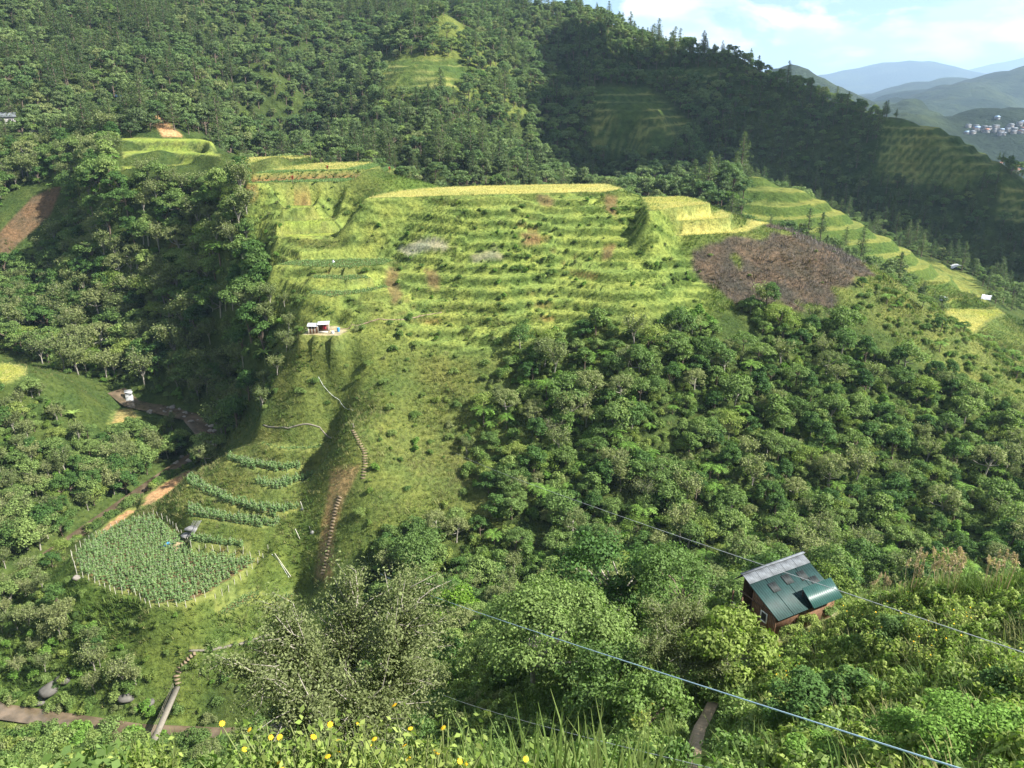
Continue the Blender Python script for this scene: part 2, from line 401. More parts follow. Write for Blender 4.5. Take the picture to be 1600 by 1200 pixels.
# ------------------------------------------------------------------ materials
MATS = {}
def newmat(name):
    m = bpy.data.materials.new(name); m.use_nodes = True
    m.node_tree.nodes.clear()
    MATS[name] = m
    return m, m.node_tree
def plain(name, col, rough=0.8, var=0.25, scale=3.0, metal=0.0, spec=0.2, bump=0.0):
    m, t = newmat(name)
    o = N(t, 'ShaderNodeOutputMaterial'); b = N(t, 'ShaderNodeBsdfPrincipled')
    tc = N(t, 'ShaderNodeTexCoord'); n = N(t, 'ShaderNodeTexNoise')
    n.inputs['Scale'].default_value = scale; n.inputs['Detail'].default_value = 5
    mr = N(t, 'ShaderNodeMapRange'); mr.inputs['From Min'].default_value = 0.25; mr.inputs['From Max'].default_value = 0.75
    mr.inputs['To Min'].default_value = 1 - var; mr.inputs['To Max'].default_value = 1 + var
    mx = N(t, 'ShaderNodeMixRGB', blend_type='MULTIPLY'); mx.inputs['Fac'].default_value = 1
    mx.inputs['Color1'].default_value = (*col, 1)
    t.links.new(tc.outputs['Object'], n.inputs['Vector']); t.links.new(n.outputs['Fac'], mr.inputs['Value'])
    t.links.new(mr.outputs['Result'], mx.inputs['Color2']); t.links.new(mx.outputs['Color'], b.inputs['Base Color'])
    b.inputs['Roughness'].default_value = rough; b.inputs['Metallic'].default_value = metal
    b.inputs['Specular IOR Level'].default_value = spec
    if bump:
        bp = N(t, 'ShaderNodeBump'); bp.inputs['Strength'].default_value = bump; bp.inputs['Distance'].default_value = 0.05
        t.links.new(n.outputs['Fac'], bp.inputs['Height']); t.links.new(bp.outputs['Normal'], b.inputs['Normal'])
    t.links.new(b.outputs['BSDF'], o.inputs['Surface'])
    return m
def ground_mat(name, scale, bump, bdist):
    m, t = newmat(name)
    o = N(t, 'ShaderNodeOutputMaterial'); b = N(t, 'ShaderNodeBsdfPrincipled')
    at = N(t, 'ShaderNodeAttribute', attribute_name='Col')
    tc = N(t, 'ShaderNodeTexCoord')
    n = N(t, 'ShaderNodeTexNoise'); n.inputs['Scale'].default_value = scale; n.inputs['Detail'].default_value = 8; n.inputs['Roughness'].default_value = 0.65
    n2 = N(t, 'ShaderNodeTexNoise'); n2.inputs['Scale'].default_value = scale * 0.16; n2.inputs['Detail'].default_value = 4
    r = N(t, 'ShaderNodeValToRGB')
    e = r.color_ramp.elements
    e[0].position = 0.3; e[0].color = (0.45, 0.5, 0.45, 1); e[1].position = 0.72; e[1].color = (1.45, 1.4, 1.3, 1)
    r2 = N(t, 'ShaderNodeValToRGB')
    e = r2.color_ramp.elements
    e[0].position = 0.35; e[0].color = (0.78, 0.86, 0.8, 1); e[1].position = 0.68; e[1].color = (1.22, 1.1, 0.95, 1)
    m1 = N(t, 'ShaderNodeMixRGB', blend_type='MULTIPLY'); m1.inputs['Fac'].default_value = 1
    m2 = N(t, 'ShaderNodeMixRGB', blend_type='MULTIPLY'); m2.inputs['Fac'].default_value = 1
    for a_, b_ in ((tc.outputs['Object'], n.inputs['Vector']), (tc.outputs['Object'], n2.inputs['Vector']), (n.outputs['Fac'], r.inputs['Fac']), (n2.outputs['Fac'], r2.inputs['Fac']),
                   (at.outputs['Color'], m1.inputs['Color1']), (r.outputs['Color'], m1.inputs['Color2']), (m1.outputs['Color'], m2.inputs['Color1']), (r2.outputs['Color'], m2.inputs['Color2']), (m2.outputs['Color'], b.inputs['Base Color'])):
        t.links.new(a_, b_)
    b.inputs['Roughness'].default_value = 0.95; b.inputs['Specular IOR Level'].default_value = 0.05
    bp = N(t, 'ShaderNodeBump'); bp.inputs['Strength'].default_value = bump; bp.inputs['Distance'].default_value = bdist
    t.links.new(n.outputs['Fac'], bp.inputs['Height']); t.links.new(bp.outputs['Normal'], b.inputs['Normal'])
    t.links.new(b.outputs['BSDF'], o.inputs['Surface'])
    return m
ground_mat('ground_near', 1.1, 0.9, 0.5)
ground_mat('ground_far', 0.25, 1.0, 2.5)

# ------------------------------------------------------------------ mesh helpers
def tag(o, label=None, cat=None, group=None, kind=None):
    if label: o['label'] = label
    if cat: o['category'] = cat
    if group: o['group'] = group
    if kind: o['kind'] = kind
    return o
def rawmesh(name, V, F, mats, midx=None, smooth=False, col=None):
    me = bpy.data.meshes.new(name)
    V = np.asarray(V, np.float32)
    if isinstance(F, np.ndarray):
        k = F.shape[1]; li = F.ravel().astype(np.int32); ls = (np.arange(len(F)) * k).astype(np.int32)
    else:
        li = np.fromiter((i for f in F for i in f), np.int32); cnt = np.array([len(f) for f in F], np.int32)
        ls = np.concatenate([[0], np.cumsum(cnt)[:-1]]).astype(np.int32)
    me.vertices.add(len(V)); me.vertices.foreach_set('co', V.ravel())
    me.loops.add(len(li)); me.loops.foreach_set('vertex_index', li)
    me.polygons.add(len(ls)); me.polygons.foreach_set('loop_start', ls)
    for m in (mats if isinstance(mats, (list, tuple)) else [mats]):
        me.materials.append(MATS[m])
    if midx is not None:
        me.polygons.foreach_set('material_index', np.asarray(midx, np.int32))
    if smooth:
        me.polygons.foreach_set('use_smooth', np.ones(len(ls), bool))
    if col is not None:
        ca = me.color_attributes.new('Col', 'FLOAT_COLOR', 'POINT')
        cc = np.ones((len(V), 4), np.float32); cc[:, :3] = col
        ca.data.foreach_set('color', cc.ravel())
    me.update(calc_edges=True)
    me.validate()
    return me
def link(name, me, parent=None, loc=None):
    o = bpy.data.objects.new(name, me)
    COL.objects.link(o)
    if parent is not None: o.parent = parent
    if loc is not None: o.location = loc
    return o
def empty(name, loc, rz=0.0):
    o = bpy.data.objects.new(name, None); COL.objects.link(o)
    o.empty_display_size = 0.5; o.location = loc; o.rotation_euler = (0, 0, rz)
    return o
def gridmesh(name, Gr, Z, mat, col):
    X, Y = Gr
    ny, nx = X.shape
    V = np.stack([X.ravel(), Y.ravel(), Z.ravel()], 1)
    i = np.arange(nx * ny).reshape(ny, nx)
    F = np.stack([i[:-1, :-1].ravel(), i[:-1, 1:].ravel(), i[1:, 1:].ravel(), i[1:, :-1].ravel()], 1)
    return rawmesh(name, V, F, mat, smooth=True, col=col)

# ------------------------------------------------------------------ land cover colours (what grows or lies there)
C_GRASS = np.array((0.07, 0.11, 0.027)); C_DRY = np.array((0.135, 0.135, 0.053)); C_FOREST = np.array((0.045, 0.068, 0.022))
C_SOIL = np.array((0.16, 0.10, 0.055)); C_MUD = np.array((0.30, 0.19, 0.115)); C_STRAW = np.array((0.42, 0.38, 0.15)); C_PADDY = np.array((0.20, 0.23, 0.05))
C_BURN = np.array((0.064, 0.055, 0.048)); C_RED = np.array((0.36, 0.20, 0.10)); C_PATH = np.array((0.30, 0.27, 0.2))
def mixc(c, m, d):
    return c * (1 - m[..., None]) + d * m[..., None]
def slope(Gr, Z):
    st = Gr[0][0, 1] - Gr[0][0, 0]
    gy, gx = np.gradient(Z, st)
    return np.hypot(gx, gy)
BURN_POLY = [(1090, 395), (1150, 385), (1200, 372), (1240, 360), (1290, 378), (1345, 405), (1372, 430), (1350, 455), (1310, 475), (1270, 470), (1210, 465), (1160, 492), (1120, 460), (1105, 430)]
FOREST_NEAR = [[(0, 170), (130, 170), (190, 215), (195, 270), (330, 270), (385, 290), (400, 400), (420, 470), (410, 560), (400, 640), (340, 720), (250, 740), (190, 800), (100, 860), (0, 900), (0, 480)],
               [(800, 640), (890, 575), (1000, 515), (1120, 490), (1280, 490), (1340, 500), (1430, 560), (1540, 650), (1600, 690), (1600, 1000), (1100, 1000), (900, 860), (790, 830)],
               [(520, 900), (620, 830), (800, 830), (1000, 880), (1200, 1000), (1200, 1200), (300, 1200), (330, 1060), (420, 1000)]]
x1, y1 = G1
c1 = np.zeros(Z1.shape + (3,)) + C_GRASS
dry = np.clip(0.5 + 1.2 * fbm(x1, y1, 40, 4, seed=80), 0, 1)
c1 = mixc(c1, dry * 0.5, C_DRY)
U1, V1 = proj(x1, y1, Z1)
for i, p in enumerate(FOREST_NEAR):
    c1 = mixc(c1, 0.9 * softpoly(U1, V1, p, 20, x1, y1, seed=i, wob=30), C_FOREST)
c1 = mixc(c1, ((y1 > 232) & (K1 < 0)).astype(float) * sstep(232, 245, y1), C_FOREST)
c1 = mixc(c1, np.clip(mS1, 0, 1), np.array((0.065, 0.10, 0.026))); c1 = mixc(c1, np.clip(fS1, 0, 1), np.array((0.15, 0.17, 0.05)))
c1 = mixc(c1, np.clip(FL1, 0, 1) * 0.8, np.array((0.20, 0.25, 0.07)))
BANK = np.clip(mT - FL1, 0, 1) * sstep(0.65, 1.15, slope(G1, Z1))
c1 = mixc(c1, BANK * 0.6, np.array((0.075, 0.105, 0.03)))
sl1 = slope(G1, Z1)
scar = sstep(0.48, 0.6, fbm(x1, y1, 11, 3, seed=90)) * sstep(1.0, 1.8, sl1) * (y1 > 90)
c1 = mixc(c1, scar * 0.6, C_RED * 0.8)
SPOT = np.zeros(Z1.shape)
mB = softpoly(U1, V1, BURN_POLY, 10, x1, y1, wob=60) * (y1 > 150) * (y1 < 215) * sstep(-0.66, -0.5, fbm(x1, y1, 9, 3, seed=29))
c1 = mixc(c1, mB, C_BURN); c1 = mixc(c1, mB * np.clip(0.1 + 1.5 * fbm(x1, y1, 6, 3, seed=33), 0, 0.8), np.array((0.105, 0.078, 0.06)))
c1 = mixc(c1, softpoly(U1, V1, [(240, 178), (262, 192), (282, 212), (256, 212), (246, 195)], 3, x1, y1, wob=3) * (y1 > 200), np.array((0.36, 0.22, 0.13)))
c1 = mixc(c1, softpoly(U1, V1, [(-20, 385), (50, 310), (98, 290), (78, 335), (15, 392), (-20, 410)], 4, x1, y1, wob=4) * (y1 > 200), np.array((0.105, 0.072, 0.048)))
c1 = mixc(c1, 0.85 * softpoly(U1, V1, [(520, 735), (560, 730), (535, 780), (520, 830), (512, 900), (495, 900), (505, 820)], 6, x1, y1, wob=8) * (y1 > 100) * (y1 < 160), np.array((0.26, 0.18, 0.10)))
for pp, cc in (([(612, 420), (626, 424), (632, 460), (618, 472)], np.array((0.15, 0.098, 0.06))), ([(670, 425), (688, 428), (686, 450), (674, 447)], np.array((0.15, 0.098, 0.06))), ([(818, 364), (838, 362), (838, 378), (820, 380)], np.array((0.15, 0.098, 0.06))), ([(846, 302), (862, 302), (860, 320), (849, 318)], np.array((0.15, 0.098, 0.06))),
              ([(948, 306), (966, 308), (960, 336), (948, 326)], np.array((0.15, 0.098, 0.06))), ([(628, 388), (690, 374), (702, 384), (642, 400)], np.array((0.32, 0.30, 0.26))), ([(938, 384), (952, 380), (950, 400), (940, 402)], np.array((0.15, 0.098, 0.06))), ([(740, 398), (780, 392), (782, 400), (742, 406)], np.array((0.25, 0.23, 0.18)))):
    mm_ = softpoly(U1, V1, pp, 5, x1, y1, wob=14) * (y1 > 150) * (y1 < 230)
    c1 = mixc(c1, mm_ * 0.75, cc * 0.85); SPOT = np.maximum(SPOT, mm_)
KC = dict(straw=C_STRAW, paddy=C_PADDY, crop=C_SOIL * 0.9, grass=np.array((0.2, 0.25, 0.06)), yard=C_PATH, soil=np.array((0.13, 0.095, 0.055)), mud=C_MUD, pond=np.array((0.28, 0.22, 0.10)), path=C_PATH)
def paint_flats(c, K, X, Y):
    for i, (kind, z, poly, bank) in enumerate(FLATS):
        m = K == i
        if not m.any(): continue
        col = np.broadcast_to(KC[kind], c[m].shape).copy()
        if kind in ('straw', 'paddy'):
            t = np.clip(0.5 + 1.6 * fbm(X[m], Y[m], 14, 3, seed=60 + i), 0, 1)[:, None]
            other = C_PADDY if kind == 'straw' else C_STRAW
            col = col * (1 - 0.45 * t) + other * 0.45 * t
        rim = (segdist(X[m], Y[m], poly) < 0.9)
        col = np.where(rim[:, None], np.array((0.14, 0.165, 0.055)), col)
        c[m] = col
paint_flats(c1, K1, x1, y1)
x2, y2 = G2
c2 = np.zeros(Z2.shape + (3,)) + C_FOREST
c2 = mixc(c2, 0.7 * softpoly(U2, V2, [(640, 20), (720, 10), (740, 60), (830, 130), (820, 180), (700, 150), (620, 150), (600, 110), (690, 70)], 15, x2, y2, wob=20), np.array((0.12, 0.15, 0.04)))
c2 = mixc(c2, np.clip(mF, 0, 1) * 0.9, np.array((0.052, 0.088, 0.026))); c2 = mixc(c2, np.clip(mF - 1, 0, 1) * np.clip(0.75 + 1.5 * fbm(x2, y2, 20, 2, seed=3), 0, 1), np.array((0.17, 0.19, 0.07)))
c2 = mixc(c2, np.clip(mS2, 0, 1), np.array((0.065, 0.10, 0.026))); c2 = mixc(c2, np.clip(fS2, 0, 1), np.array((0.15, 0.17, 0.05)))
paint_flats(c2, K2, x2, y2)
U2, V2 = proj(x2, y2, Z2)
c2 = mixc(c2, softpoly(U2, V2, [(240, 178), (262, 192), (282, 212), (256, 212), (246, 195)], 3, x2, y2, wob=3) * (y2 < 345), np.array((0.36, 0.22, 0.13)))
c3 = np.zeros(Z3.shape + (3,)) + C_FOREST
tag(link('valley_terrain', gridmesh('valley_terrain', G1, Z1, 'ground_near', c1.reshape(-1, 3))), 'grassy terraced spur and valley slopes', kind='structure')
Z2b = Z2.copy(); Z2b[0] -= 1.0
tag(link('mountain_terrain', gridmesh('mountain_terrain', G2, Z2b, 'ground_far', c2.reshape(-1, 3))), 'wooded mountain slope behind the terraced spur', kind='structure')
Z3b = Z3.copy(); Z3b[0] -= 3.0
tag(link('mountain_top_terrain', gridmesh('mountain_top_terrain', G3, Z3b, 'ground_far', c3.reshape(-1, 3))), 'wooded mountain crest far behind', kind='structure')
# ------------------------------------------------------------------ far country on the right
def fanmesh():
    ths = np.linspace(math.radians(-32), math.radians(62), 260)
    rs = np.geomspace(930, 26000, 150)
    T, R = np.meshgrid(ths, rs)
    return np.sin(T) * R, np.cos(T) * R
def ridge_h(X, Y, pts, zbase, fall, seed, amp):
    # hill country: crest polyline (x,y,z), falling off sideways
    best = np.full(X.shape, -1e9)
    for i in range(len(pts) - 1):
        ax, ay, az = pts[i]; bx, by, bz = pts[i + 1]
        vx, vy = bx - ax, by - ay
        t = np.clip(((X - ax) * vx + (Y - ay) * vy) / (vx * vx + vy * vy), 0, 1)
        d = np.hypot(X - ax - t * vx, Y - ay - t * vy)
        zc = az + (bz - az) * t
        d = d * (1 + 0.35 * fbm(X, Y, fall * 0.5, 3, seed=seed))
        best = np.maximum(best, zbase + (zc - zbase) / (1 + (d / fall) ** 1.7))
    return best + amp * fbm(X, Y, fall * 0.5, 5, 0.5, seed=seed + 3) * np.clip((best - zbase) / 60, 0, 1)
FX, FY = fanmesh()
FZ = -150 + 22 * fbm(FX, FY, 500, 4, seed=2)
RIDGES = [
    ([(1180, 118, 2100), (1240, 108, 2100), (1300, 124, 2000), (1370, 155, 1900), (1420, 190, 1750)], 330, 1, 40),
    ([(1330, 240, 1250), (1420, 190, 1400), (1500, 180, 1500), (1600, 176, 1500), (1720, 170, 1500)], 260, 5, 25),
    ([(1380, 172, 2600), (1450, 160, 3000), (1530, 128, 3600), (1600, 104, 3800), (1720, 80, 3900)], 600, 7, 60),
    ([(1370, 150, 4600), (1440, 128, 5200), (1540, 122, 5600), (1650, 120, 5600)], 700, 8, 60),
    ([(1280, 135, 11000), (1340, 108, 11000), (1430, 94, 11000), (1500, 112, 11200), (1540, 120, 11400)], 1500, 11, 90),
    ([(1480, 130, 16000), (1560, 104, 16500), (1640, 82, 17000), (1760, 70, 17000)], 2200, 13, 120),
    ([(-400, 60, 2600), (300, 40, 2800), (900, 60, 2900)], 500, 15, 60),
]
for pts, fall, sd, amp in RIDGES:
    FZ = np.maximum(FZ, ridge_h(FX, FY, [pY(u, v, Y) for u, v, Y in pts], -150, fall, sd, amp))
# keep the far country below the sight lines of the near crest
fc = np.zeros(FZ.shape + (3,)) + np.array((0.018, 0.030, 0.019))
fc = mixc(fc, np.clip(0.2 + 1.6 * fbm(FX, FY, 260, 4, seed=77), 0, 0.85), np.array((0.042, 0.060, 0.028)))
ground_mat('ground_distant', 0.02, 1.0, 25)
i_ = np.arange(FZ.size).reshape(FZ.shape)
FF = np.stack([i_[:-1, :-1].ravel(), i_[1:, :-1].ravel(), i_[1:, 1:].ravel(), i_[:-1, 1:].ravel()], 1)
tag(link('distant_hills', rawmesh('distant_hills', np.stack([FX.ravel(), FY.ravel(), FZ.ravel()], 1), FF, 'ground_distant', smooth=True, col=fc.reshape(-1, 3))), 'blue wooded hills and mountains far beyond the valley', kind='structure')
def HF(x, y):
    r = math.hypot(x, y); th = math.atan2(x, y)
    j = np.log(r / 930) / np.log(26000 / 930) * 149; i = (th - math.radians(-32)) / math.radians(94) * 259
    j = min(max(j, 0), 148.0); i = min(max(i, 0), 258.0)
    a, b = int(j), int(i)
    fa, fb = j - a, i - b
    return float((FZ[a, b] * (1 - fb) + FZ[a, b + 1] * fb) * (1 - fa) + (FZ[a + 1, b] * (1 - fb) + FZ[a + 1, b + 1] * fb) * fa)

# ------------------------------------------------------------------ plant materials
def leafmat(name, ca, cb, trans=0.33, var=0.4, rough=0.6, spec=0.12):
    m, t = newmat(name)
    o = N(t, 'ShaderNodeOutputMaterial'); b = N(t, 'ShaderNodeBsdfPrincipled'); tr = N(t, 'ShaderNodeBsdfTranslucent'); ms = N(t, 'ShaderNodeMixShader')
    oi = N(t, 'ShaderNodeObjectInfo'); g = N(t, 'ShaderNodeNewGeometry')
    mx = N(t, 'ShaderNodeMixRGB'); mx.inputs['Color1'].default_value = (*ca, 1); mx.inputs['Color2'].default_value = (*cb, 1)
    mr = N(t, 'ShaderNodeMapRange'); mr.inputs['To Min'].default_value = 1 - var; mr.inputs['To Max'].default_value = 1 + var
    mm = N(t, 'ShaderNodeMixRGB', blend_type='MULTIPLY'); mm.inputs['Fac'].default_value = 1
    tm = N(t, 'ShaderNodeMixRGB', blend_type='MULTIPLY'); tm.inputs['Fac'].default_value = 1; tm.inputs['Color2'].default_value = (1.05, 1.35, 0.55, 1)
    for a_, b_ in ((oi.outputs['Random'], mx.inputs['Fac']), (g.outputs['Random Per Island'], mr.inputs['Value']), (mx.outputs['Color'], mm.inputs['Color1']), (mr.outputs['Result'], mm.inputs['Color2']),
                   (mm.outputs['Color'], b.inputs['Base Color']), (mm.outputs['Color'], tm.inputs['Color1']), (tm.outputs['Color'], tr.inputs['Color']), (b.outputs['BSDF'], ms.inputs[1]), (tr.outputs['BSDF'], ms.inputs[2]), (ms.outputs['Shader'], o.inputs['Surface'])):
        t.links.new(a_, b_)
    ms.inputs['Fac'].default_value = trans
    b.inputs['Roughness'].default_value = rough; b.inputs['Specular IOR Level'].default_value = spec
    return m
leafmat('leaf_broad', (0.081, 0.146, 0.039), (0.183, 0.250, 0.076))
leafmat('leaf_pale', (0.134, 0.171, 0.063), (0.213, 0.238, 0.098))
leafmat('leaf_olive', (0.135, 0.165, 0.066), (0.155, 0.180, 0.076))
leafmat('leaf_shrub', (0.088, 0.156, 0.037), (0.189, 0.250, 0.073))
leafmat('leaf_fern', (0.104, 0.201, 0.034), (0.146, 0.250, 0.049))
leafmat('leaf_pine', (0.073, 0.112, 0.046), (0.116, 0.152, 0.061))
leafmat('leaf_banana', (0.13, 0.21, 0.045), (0.17, 0.24, 0.06))
leafmat('leaf_mountain', (0.091, 0.152, 0.055), (0.183, 0.238, 0.091))
leafmat('grass_green', (0.063, 0.114, 0.023), (0.119, 0.158, 0.044), 0.35)
leafmat('grass_dry', (0.128, 0.141, 0.051), (0.189, 0.180, 0.077), 0.35)
leafmat('grass_straw', (0.34, 0.31, 0.11), (0.46, 0.39, 0.17), 0.3)
leafmat('crop_leaf', (0.110, 0.190, 0.066), (0.175, 0.255, 0.100), 0.35)
leafmat('leaf_weed', (0.13, 0.20, 0.040), (0.23, 0.28, 0.075), 0.38)
leafmat('leaf_deep', (0.048, 0.105, 0.026), (0.075, 0.140, 0.034), 0.25)
leafmat('leaf_bright', (0.10, 0.20, 0.022), (0.14, 0.23, 0.030), 0.3)
leafmat('burnt_leaf', (0.105, 0.075, 0.055), (0.18, 0.13, 0.09), 0.2)
leafmat('char_stalk', (0.05, 0.043, 0.039), (0.20, 0.175, 0.155), 0.1)
leafmat('petal_yellow', (0.80, 0.46, 0.02), (0.85, 0.55, 0.03), 0.2, 0.15)
leafmat('plume', (0.36, 0.26, 0.18), (0.48, 0.37, 0.26), 0.4, 0.2)
leafmat('red_leaf', (0.28, 0.02, 0.03), (0.36, 0.03, 0.03), 0.2)
plain('bark_pale', (0.27, 0.25, 0.21), 0.9, 0.3, 6)
plain('bark_dark', (0.13, 0.10, 0.075), 0.9, 0.3, 6)
plain('stem_green', (0.14, 0.17, 0.06), 0.8, 0.2, 6)
plain('pole_wood', (0.46, 0.44, 0.37), 0.9, 0.2, 8)

# ------------------------------------------------------------------ plant shapes
def unit(v):
    return v / np.maximum(np.linalg.norm(v, axis=-1, keepdims=True), 1e-9)
class Geo:
    def __init__(s):
        s.V = []; s.F = []; s.M = []; s.n = 0
    def add(s, V, F, m=0):
        V = np.asarray(V, float); F = np.asarray(F, int)
        s.V.append(V); s.F += (F + s.n).tolist(); s.M += [m] * len(F); s.n += len(V)
    def cards(s, C, Nn, size, asp=0.55, m=0, rng=RNG):
        n = len(C)
        Nn = unit(Nn)
        r = rng.normal(size=(n, 3)); t1 = unit(r - (r * Nn).sum(1)[:, None] * Nn); t2 = np.cross(Nn, t1)
        L_ = (size * rng.uniform(0.7, 1.3, n))[:, None] * 0.5
        fold = Nn * L_ * 0.25
        V = np.stack([C - t1 * L_, C - t2 * L_ * asp + fold, C + t1 * L_, C + t2 * L_ * asp + fold], 1).reshape(-1, 3)
        s.add(V, np.arange(4 * n).reshape(n, 4), m)
    def tube(s, P, R, k=5, m=0):
        P = np.asarray(P, float); V = []
        for i in range(len(P)):
            d = unit(P[min(i + 1, len(P) - 1)] - P[max(i - 1, 0)])
            a = np.cross(d, [0, 0, 1.0]) if abs(d[2]) < 0.95 else np.cross(d, [1.0, 0, 0])
            a = unit(a); b = np.cross(d, a)
            for j in range(k):
                t = 2 * math.pi * j / k
                V.append(P[i] + R[i] * (math.cos(t) * a + math.sin(t) * b))
        F = []
        for i in range(len(P) - 1):
            for j in range(k):
                F.append((i * k + j, i * k + (j + 1) % k, (i + 1) * k + (j + 1) % k, (i + 1) * k + j))
        s.add(V, F, m)
    def blade(s, base, dirv, length, width, droop, seg=3, m=0, rng=RNG):
        d = unit(np.asarray(dirv, float)); side = unit(np.cross(d, [0.01, 0.02, 1.0]))
        P = np.asarray(base, float).copy(); V = []
        st = length / seg
        for i in range(seg + 1):
            w = width * (1 - (i / seg) ** 1.6) * 0.5 + 0.002
            V += [P - side * w, P + side * w]
            d = unit(d + np.array([0, 0, -droop / seg])); P = P + d * st
        s.add(V, [(2 * i, 2 * i + 1, 2 * i + 3, 2 * i + 2) for i in range(seg)], m)
    def mesh(s, name, mats):
        return rawmesh(name, np.concatenate(s.V), s.F, mats, s.M)
def rr(seed):
    return np.random.default_rng(seed)
def crown_pts(rng, R, Hc, base, ncl, rc, flat=1.0):
    # centres of leaf clumps through an uneven dome
    out = []
    for i in range(ncl):
        d = unit(rng.normal(size=3)); d[2] = abs(d[2]) * 1.1 - 0.25
        k = rng.uniform(0.45, 1.0) ** 0.6
        out.append([d[0] * R * k, d[1] * R * k, base + Hc * (0.42 + 0.55 * d[2] * k * flat)])
    return np.array(out)
def make_broad(seed, R, Ht, ncl, ncard, lsize, leaf, bark='bark_dark', rc=0.34, sparse=1.0, base=0.35, limbs=6):
    rng = rr(seed)
    b = Ht * base
    cl = crown_pts(rng, R, Ht - b, b, ncl, rc)
    cl[:, :2] += rng.normal(size=2) * R * 0.15
    g = Geo()
    for cpt in cl:
        r = R * rc * rng.uniform(0.6, 1.25)
        n = int(ncard * sparse * rng.uniform(0.7, 1.3))
        d = unit(rng.normal(size=(n, 3))); d[:, 2] = np.where(d[:, 2] < -0.3, -d[:, 2], d[:, 2])
        C = cpt + d * r * np.array([1.15, 1.15, 0.75]) * rng.uniform(0.55, 1.05, (n, 1))
        g.cards(C, d + rng.normal(size=(n, 3)) * 0.55 + np.array([0, 0, 0.35]), lsize, 0.6, 0, rng)
    t = Geo()
    lean = rng.normal(size=2) * 0.12 * Ht * 0.3
    top = np.array([lean[0], lean[1], b + (Ht - b) * 0.35])
    r0 = 0.028 * Ht + 0.03
    t.tube([[0, 0, -0.6], [lean[0] * 0.3, lean[1] * 0.3, b * 0.6], top], [r0, r0 * 0.75, r0 * 0.5], 6)
    for cpt in cl[rng.permutation(len(cl))[:limbs]]:
        s0 = np.array([lean[0] * 0.3, lean[1] * 0.3, b * 0.6]) * (1 - 0.5) + top * 0.5
        mid = (s0 + cpt) * 0.5 + np.array([0, 0, -0.05 * Ht]) + rng.normal(size=3) * 0.04 * Ht
        t.tube([s0, mid, cpt], [r0 * 0.45, r0 * 0.3, r0 * 0.1], 4)
    return g.mesh('crown', leaf), t.mesh('trunk', bark)
def make_pale(seed, R, Ht, leaf, lsize, nb=26, per=46, bark='bark_pale', spread=0.10):
    # airy crown: forking limbs, branches and twigs with loose sprays of leaves
    rng = rr(seed)
    g = Geo(); t = Geo()
    r0 = 0.016 * Ht + 0.02
    nl = 7
    twigs = max(2, nb // nl)
    top = np.array([rng.normal() * 0.06 * R, rng.normal() * 0.06 * R, Ht * 0.32])
    t.tube([[0, 0, -0.6], top * [0.4, 0.4, 0.5], top], [r0, r0 * 0.85, r0 * 0.7], 6)
    for i in range(nl):
        a = 2 * math.pi * (i + rng.uniform(-0.3, 0.3)) / nl; k = rng.uniform(0.35, 0.75)
        e = np.array([math.cos(a) * R * k, math.sin(a) * R * k, Ht * rng.uniform(0.58, 0.85)])
        m_ = top * 0.5 + e * 0.5 + rng.normal(size=3) * 0.08 * R + [0, 0, 0.04 * Ht]
        t.tube([top * [1, 1, rng.uniform(0.6, 1)], m_, e], [r0 * 0.5, r0 * 0.33, r0 * 0.15], 4)
        for q in range(twigs):
            w0 = rng.uniform(0.35, 1.0)
            s0 = (top + (m_ - top) * w0 * 2) if w0 < 0.5 else (m_ + (e - m_) * (w0 - 0.5) * 2)
            d = unit(np.array([math.cos(a) * 0.6, math.sin(a) * 0.6, 0.5]) + rng.normal(size=3) * 0.65)
            e2 = s0 + d * R * rng.uniform(0.3, 0.55)
            k2 = s0 * 0.5 + e2 * 0.5 + rng.normal(size=3) * 0.05 * R
            t.tube([s0, k2, e2], [r0 * 0.17, r0 * 0.11, 0.008], 3)
            n = per
            w = rng.uniform(0.1, 1.08, n)[:, None]
            C = s0 + (e2 - s0) * w + rng.normal(size=(n, 3)) * R * spread * (0.5 + w)
            g.cards(C, rng.normal(size=(n, 3)) * 0.7 + np.array([0.1, 0, 0.6]), lsize, 0.5, 0, rng)
    return g.mesh('crown', leaf), t.mesh('trunk', bark)
def make_fern(seed, Ht, L_, n=13, leaf='leaf_fern'):
    rng = rr(seed)
    g = Geo(); t = Geo()
    t.tube([[0, 0, -0.5], [rng.normal() * 0.1, 0, Ht * 0.5], [0, 0, Ht]], [0.16, 0.12, 0.1], 6)
    for i in range(n):
        a = 2 * math.pi * i / n + rng.normal() * 0.15
        d = np.array([math.cos(a), math.sin(a), 0.75 * rng.uniform(0.7, 1.2)])
        P = np.array([0, 0, Ht]); d = unit(d)
        seg = 7
        for k in range(seg):
            P2 = P + d * L_ / seg
            side = unit(np.cross(d, [0, 0, 1.0]))
            w = L_ * 0.20 * math.sin(math.pi * (k + 0.9) / (seg + 0.9)) + 0.04
            for sgn in (-1, 1):
                q = P * 0.5 + P2 * 0.5
                g.add([P, P2 * 0.85 + P * 0.15, q + side * sgn * w + d * w * 0.5 + np.array([0, 0, -0.12 * w])], [(0, 1, 2)])
            P = P2; d = unit(d + np.array([0, 0, -0.22]))
    return g.mesh('fronds', leaf), t.mesh('trunk', 'bark_dark')
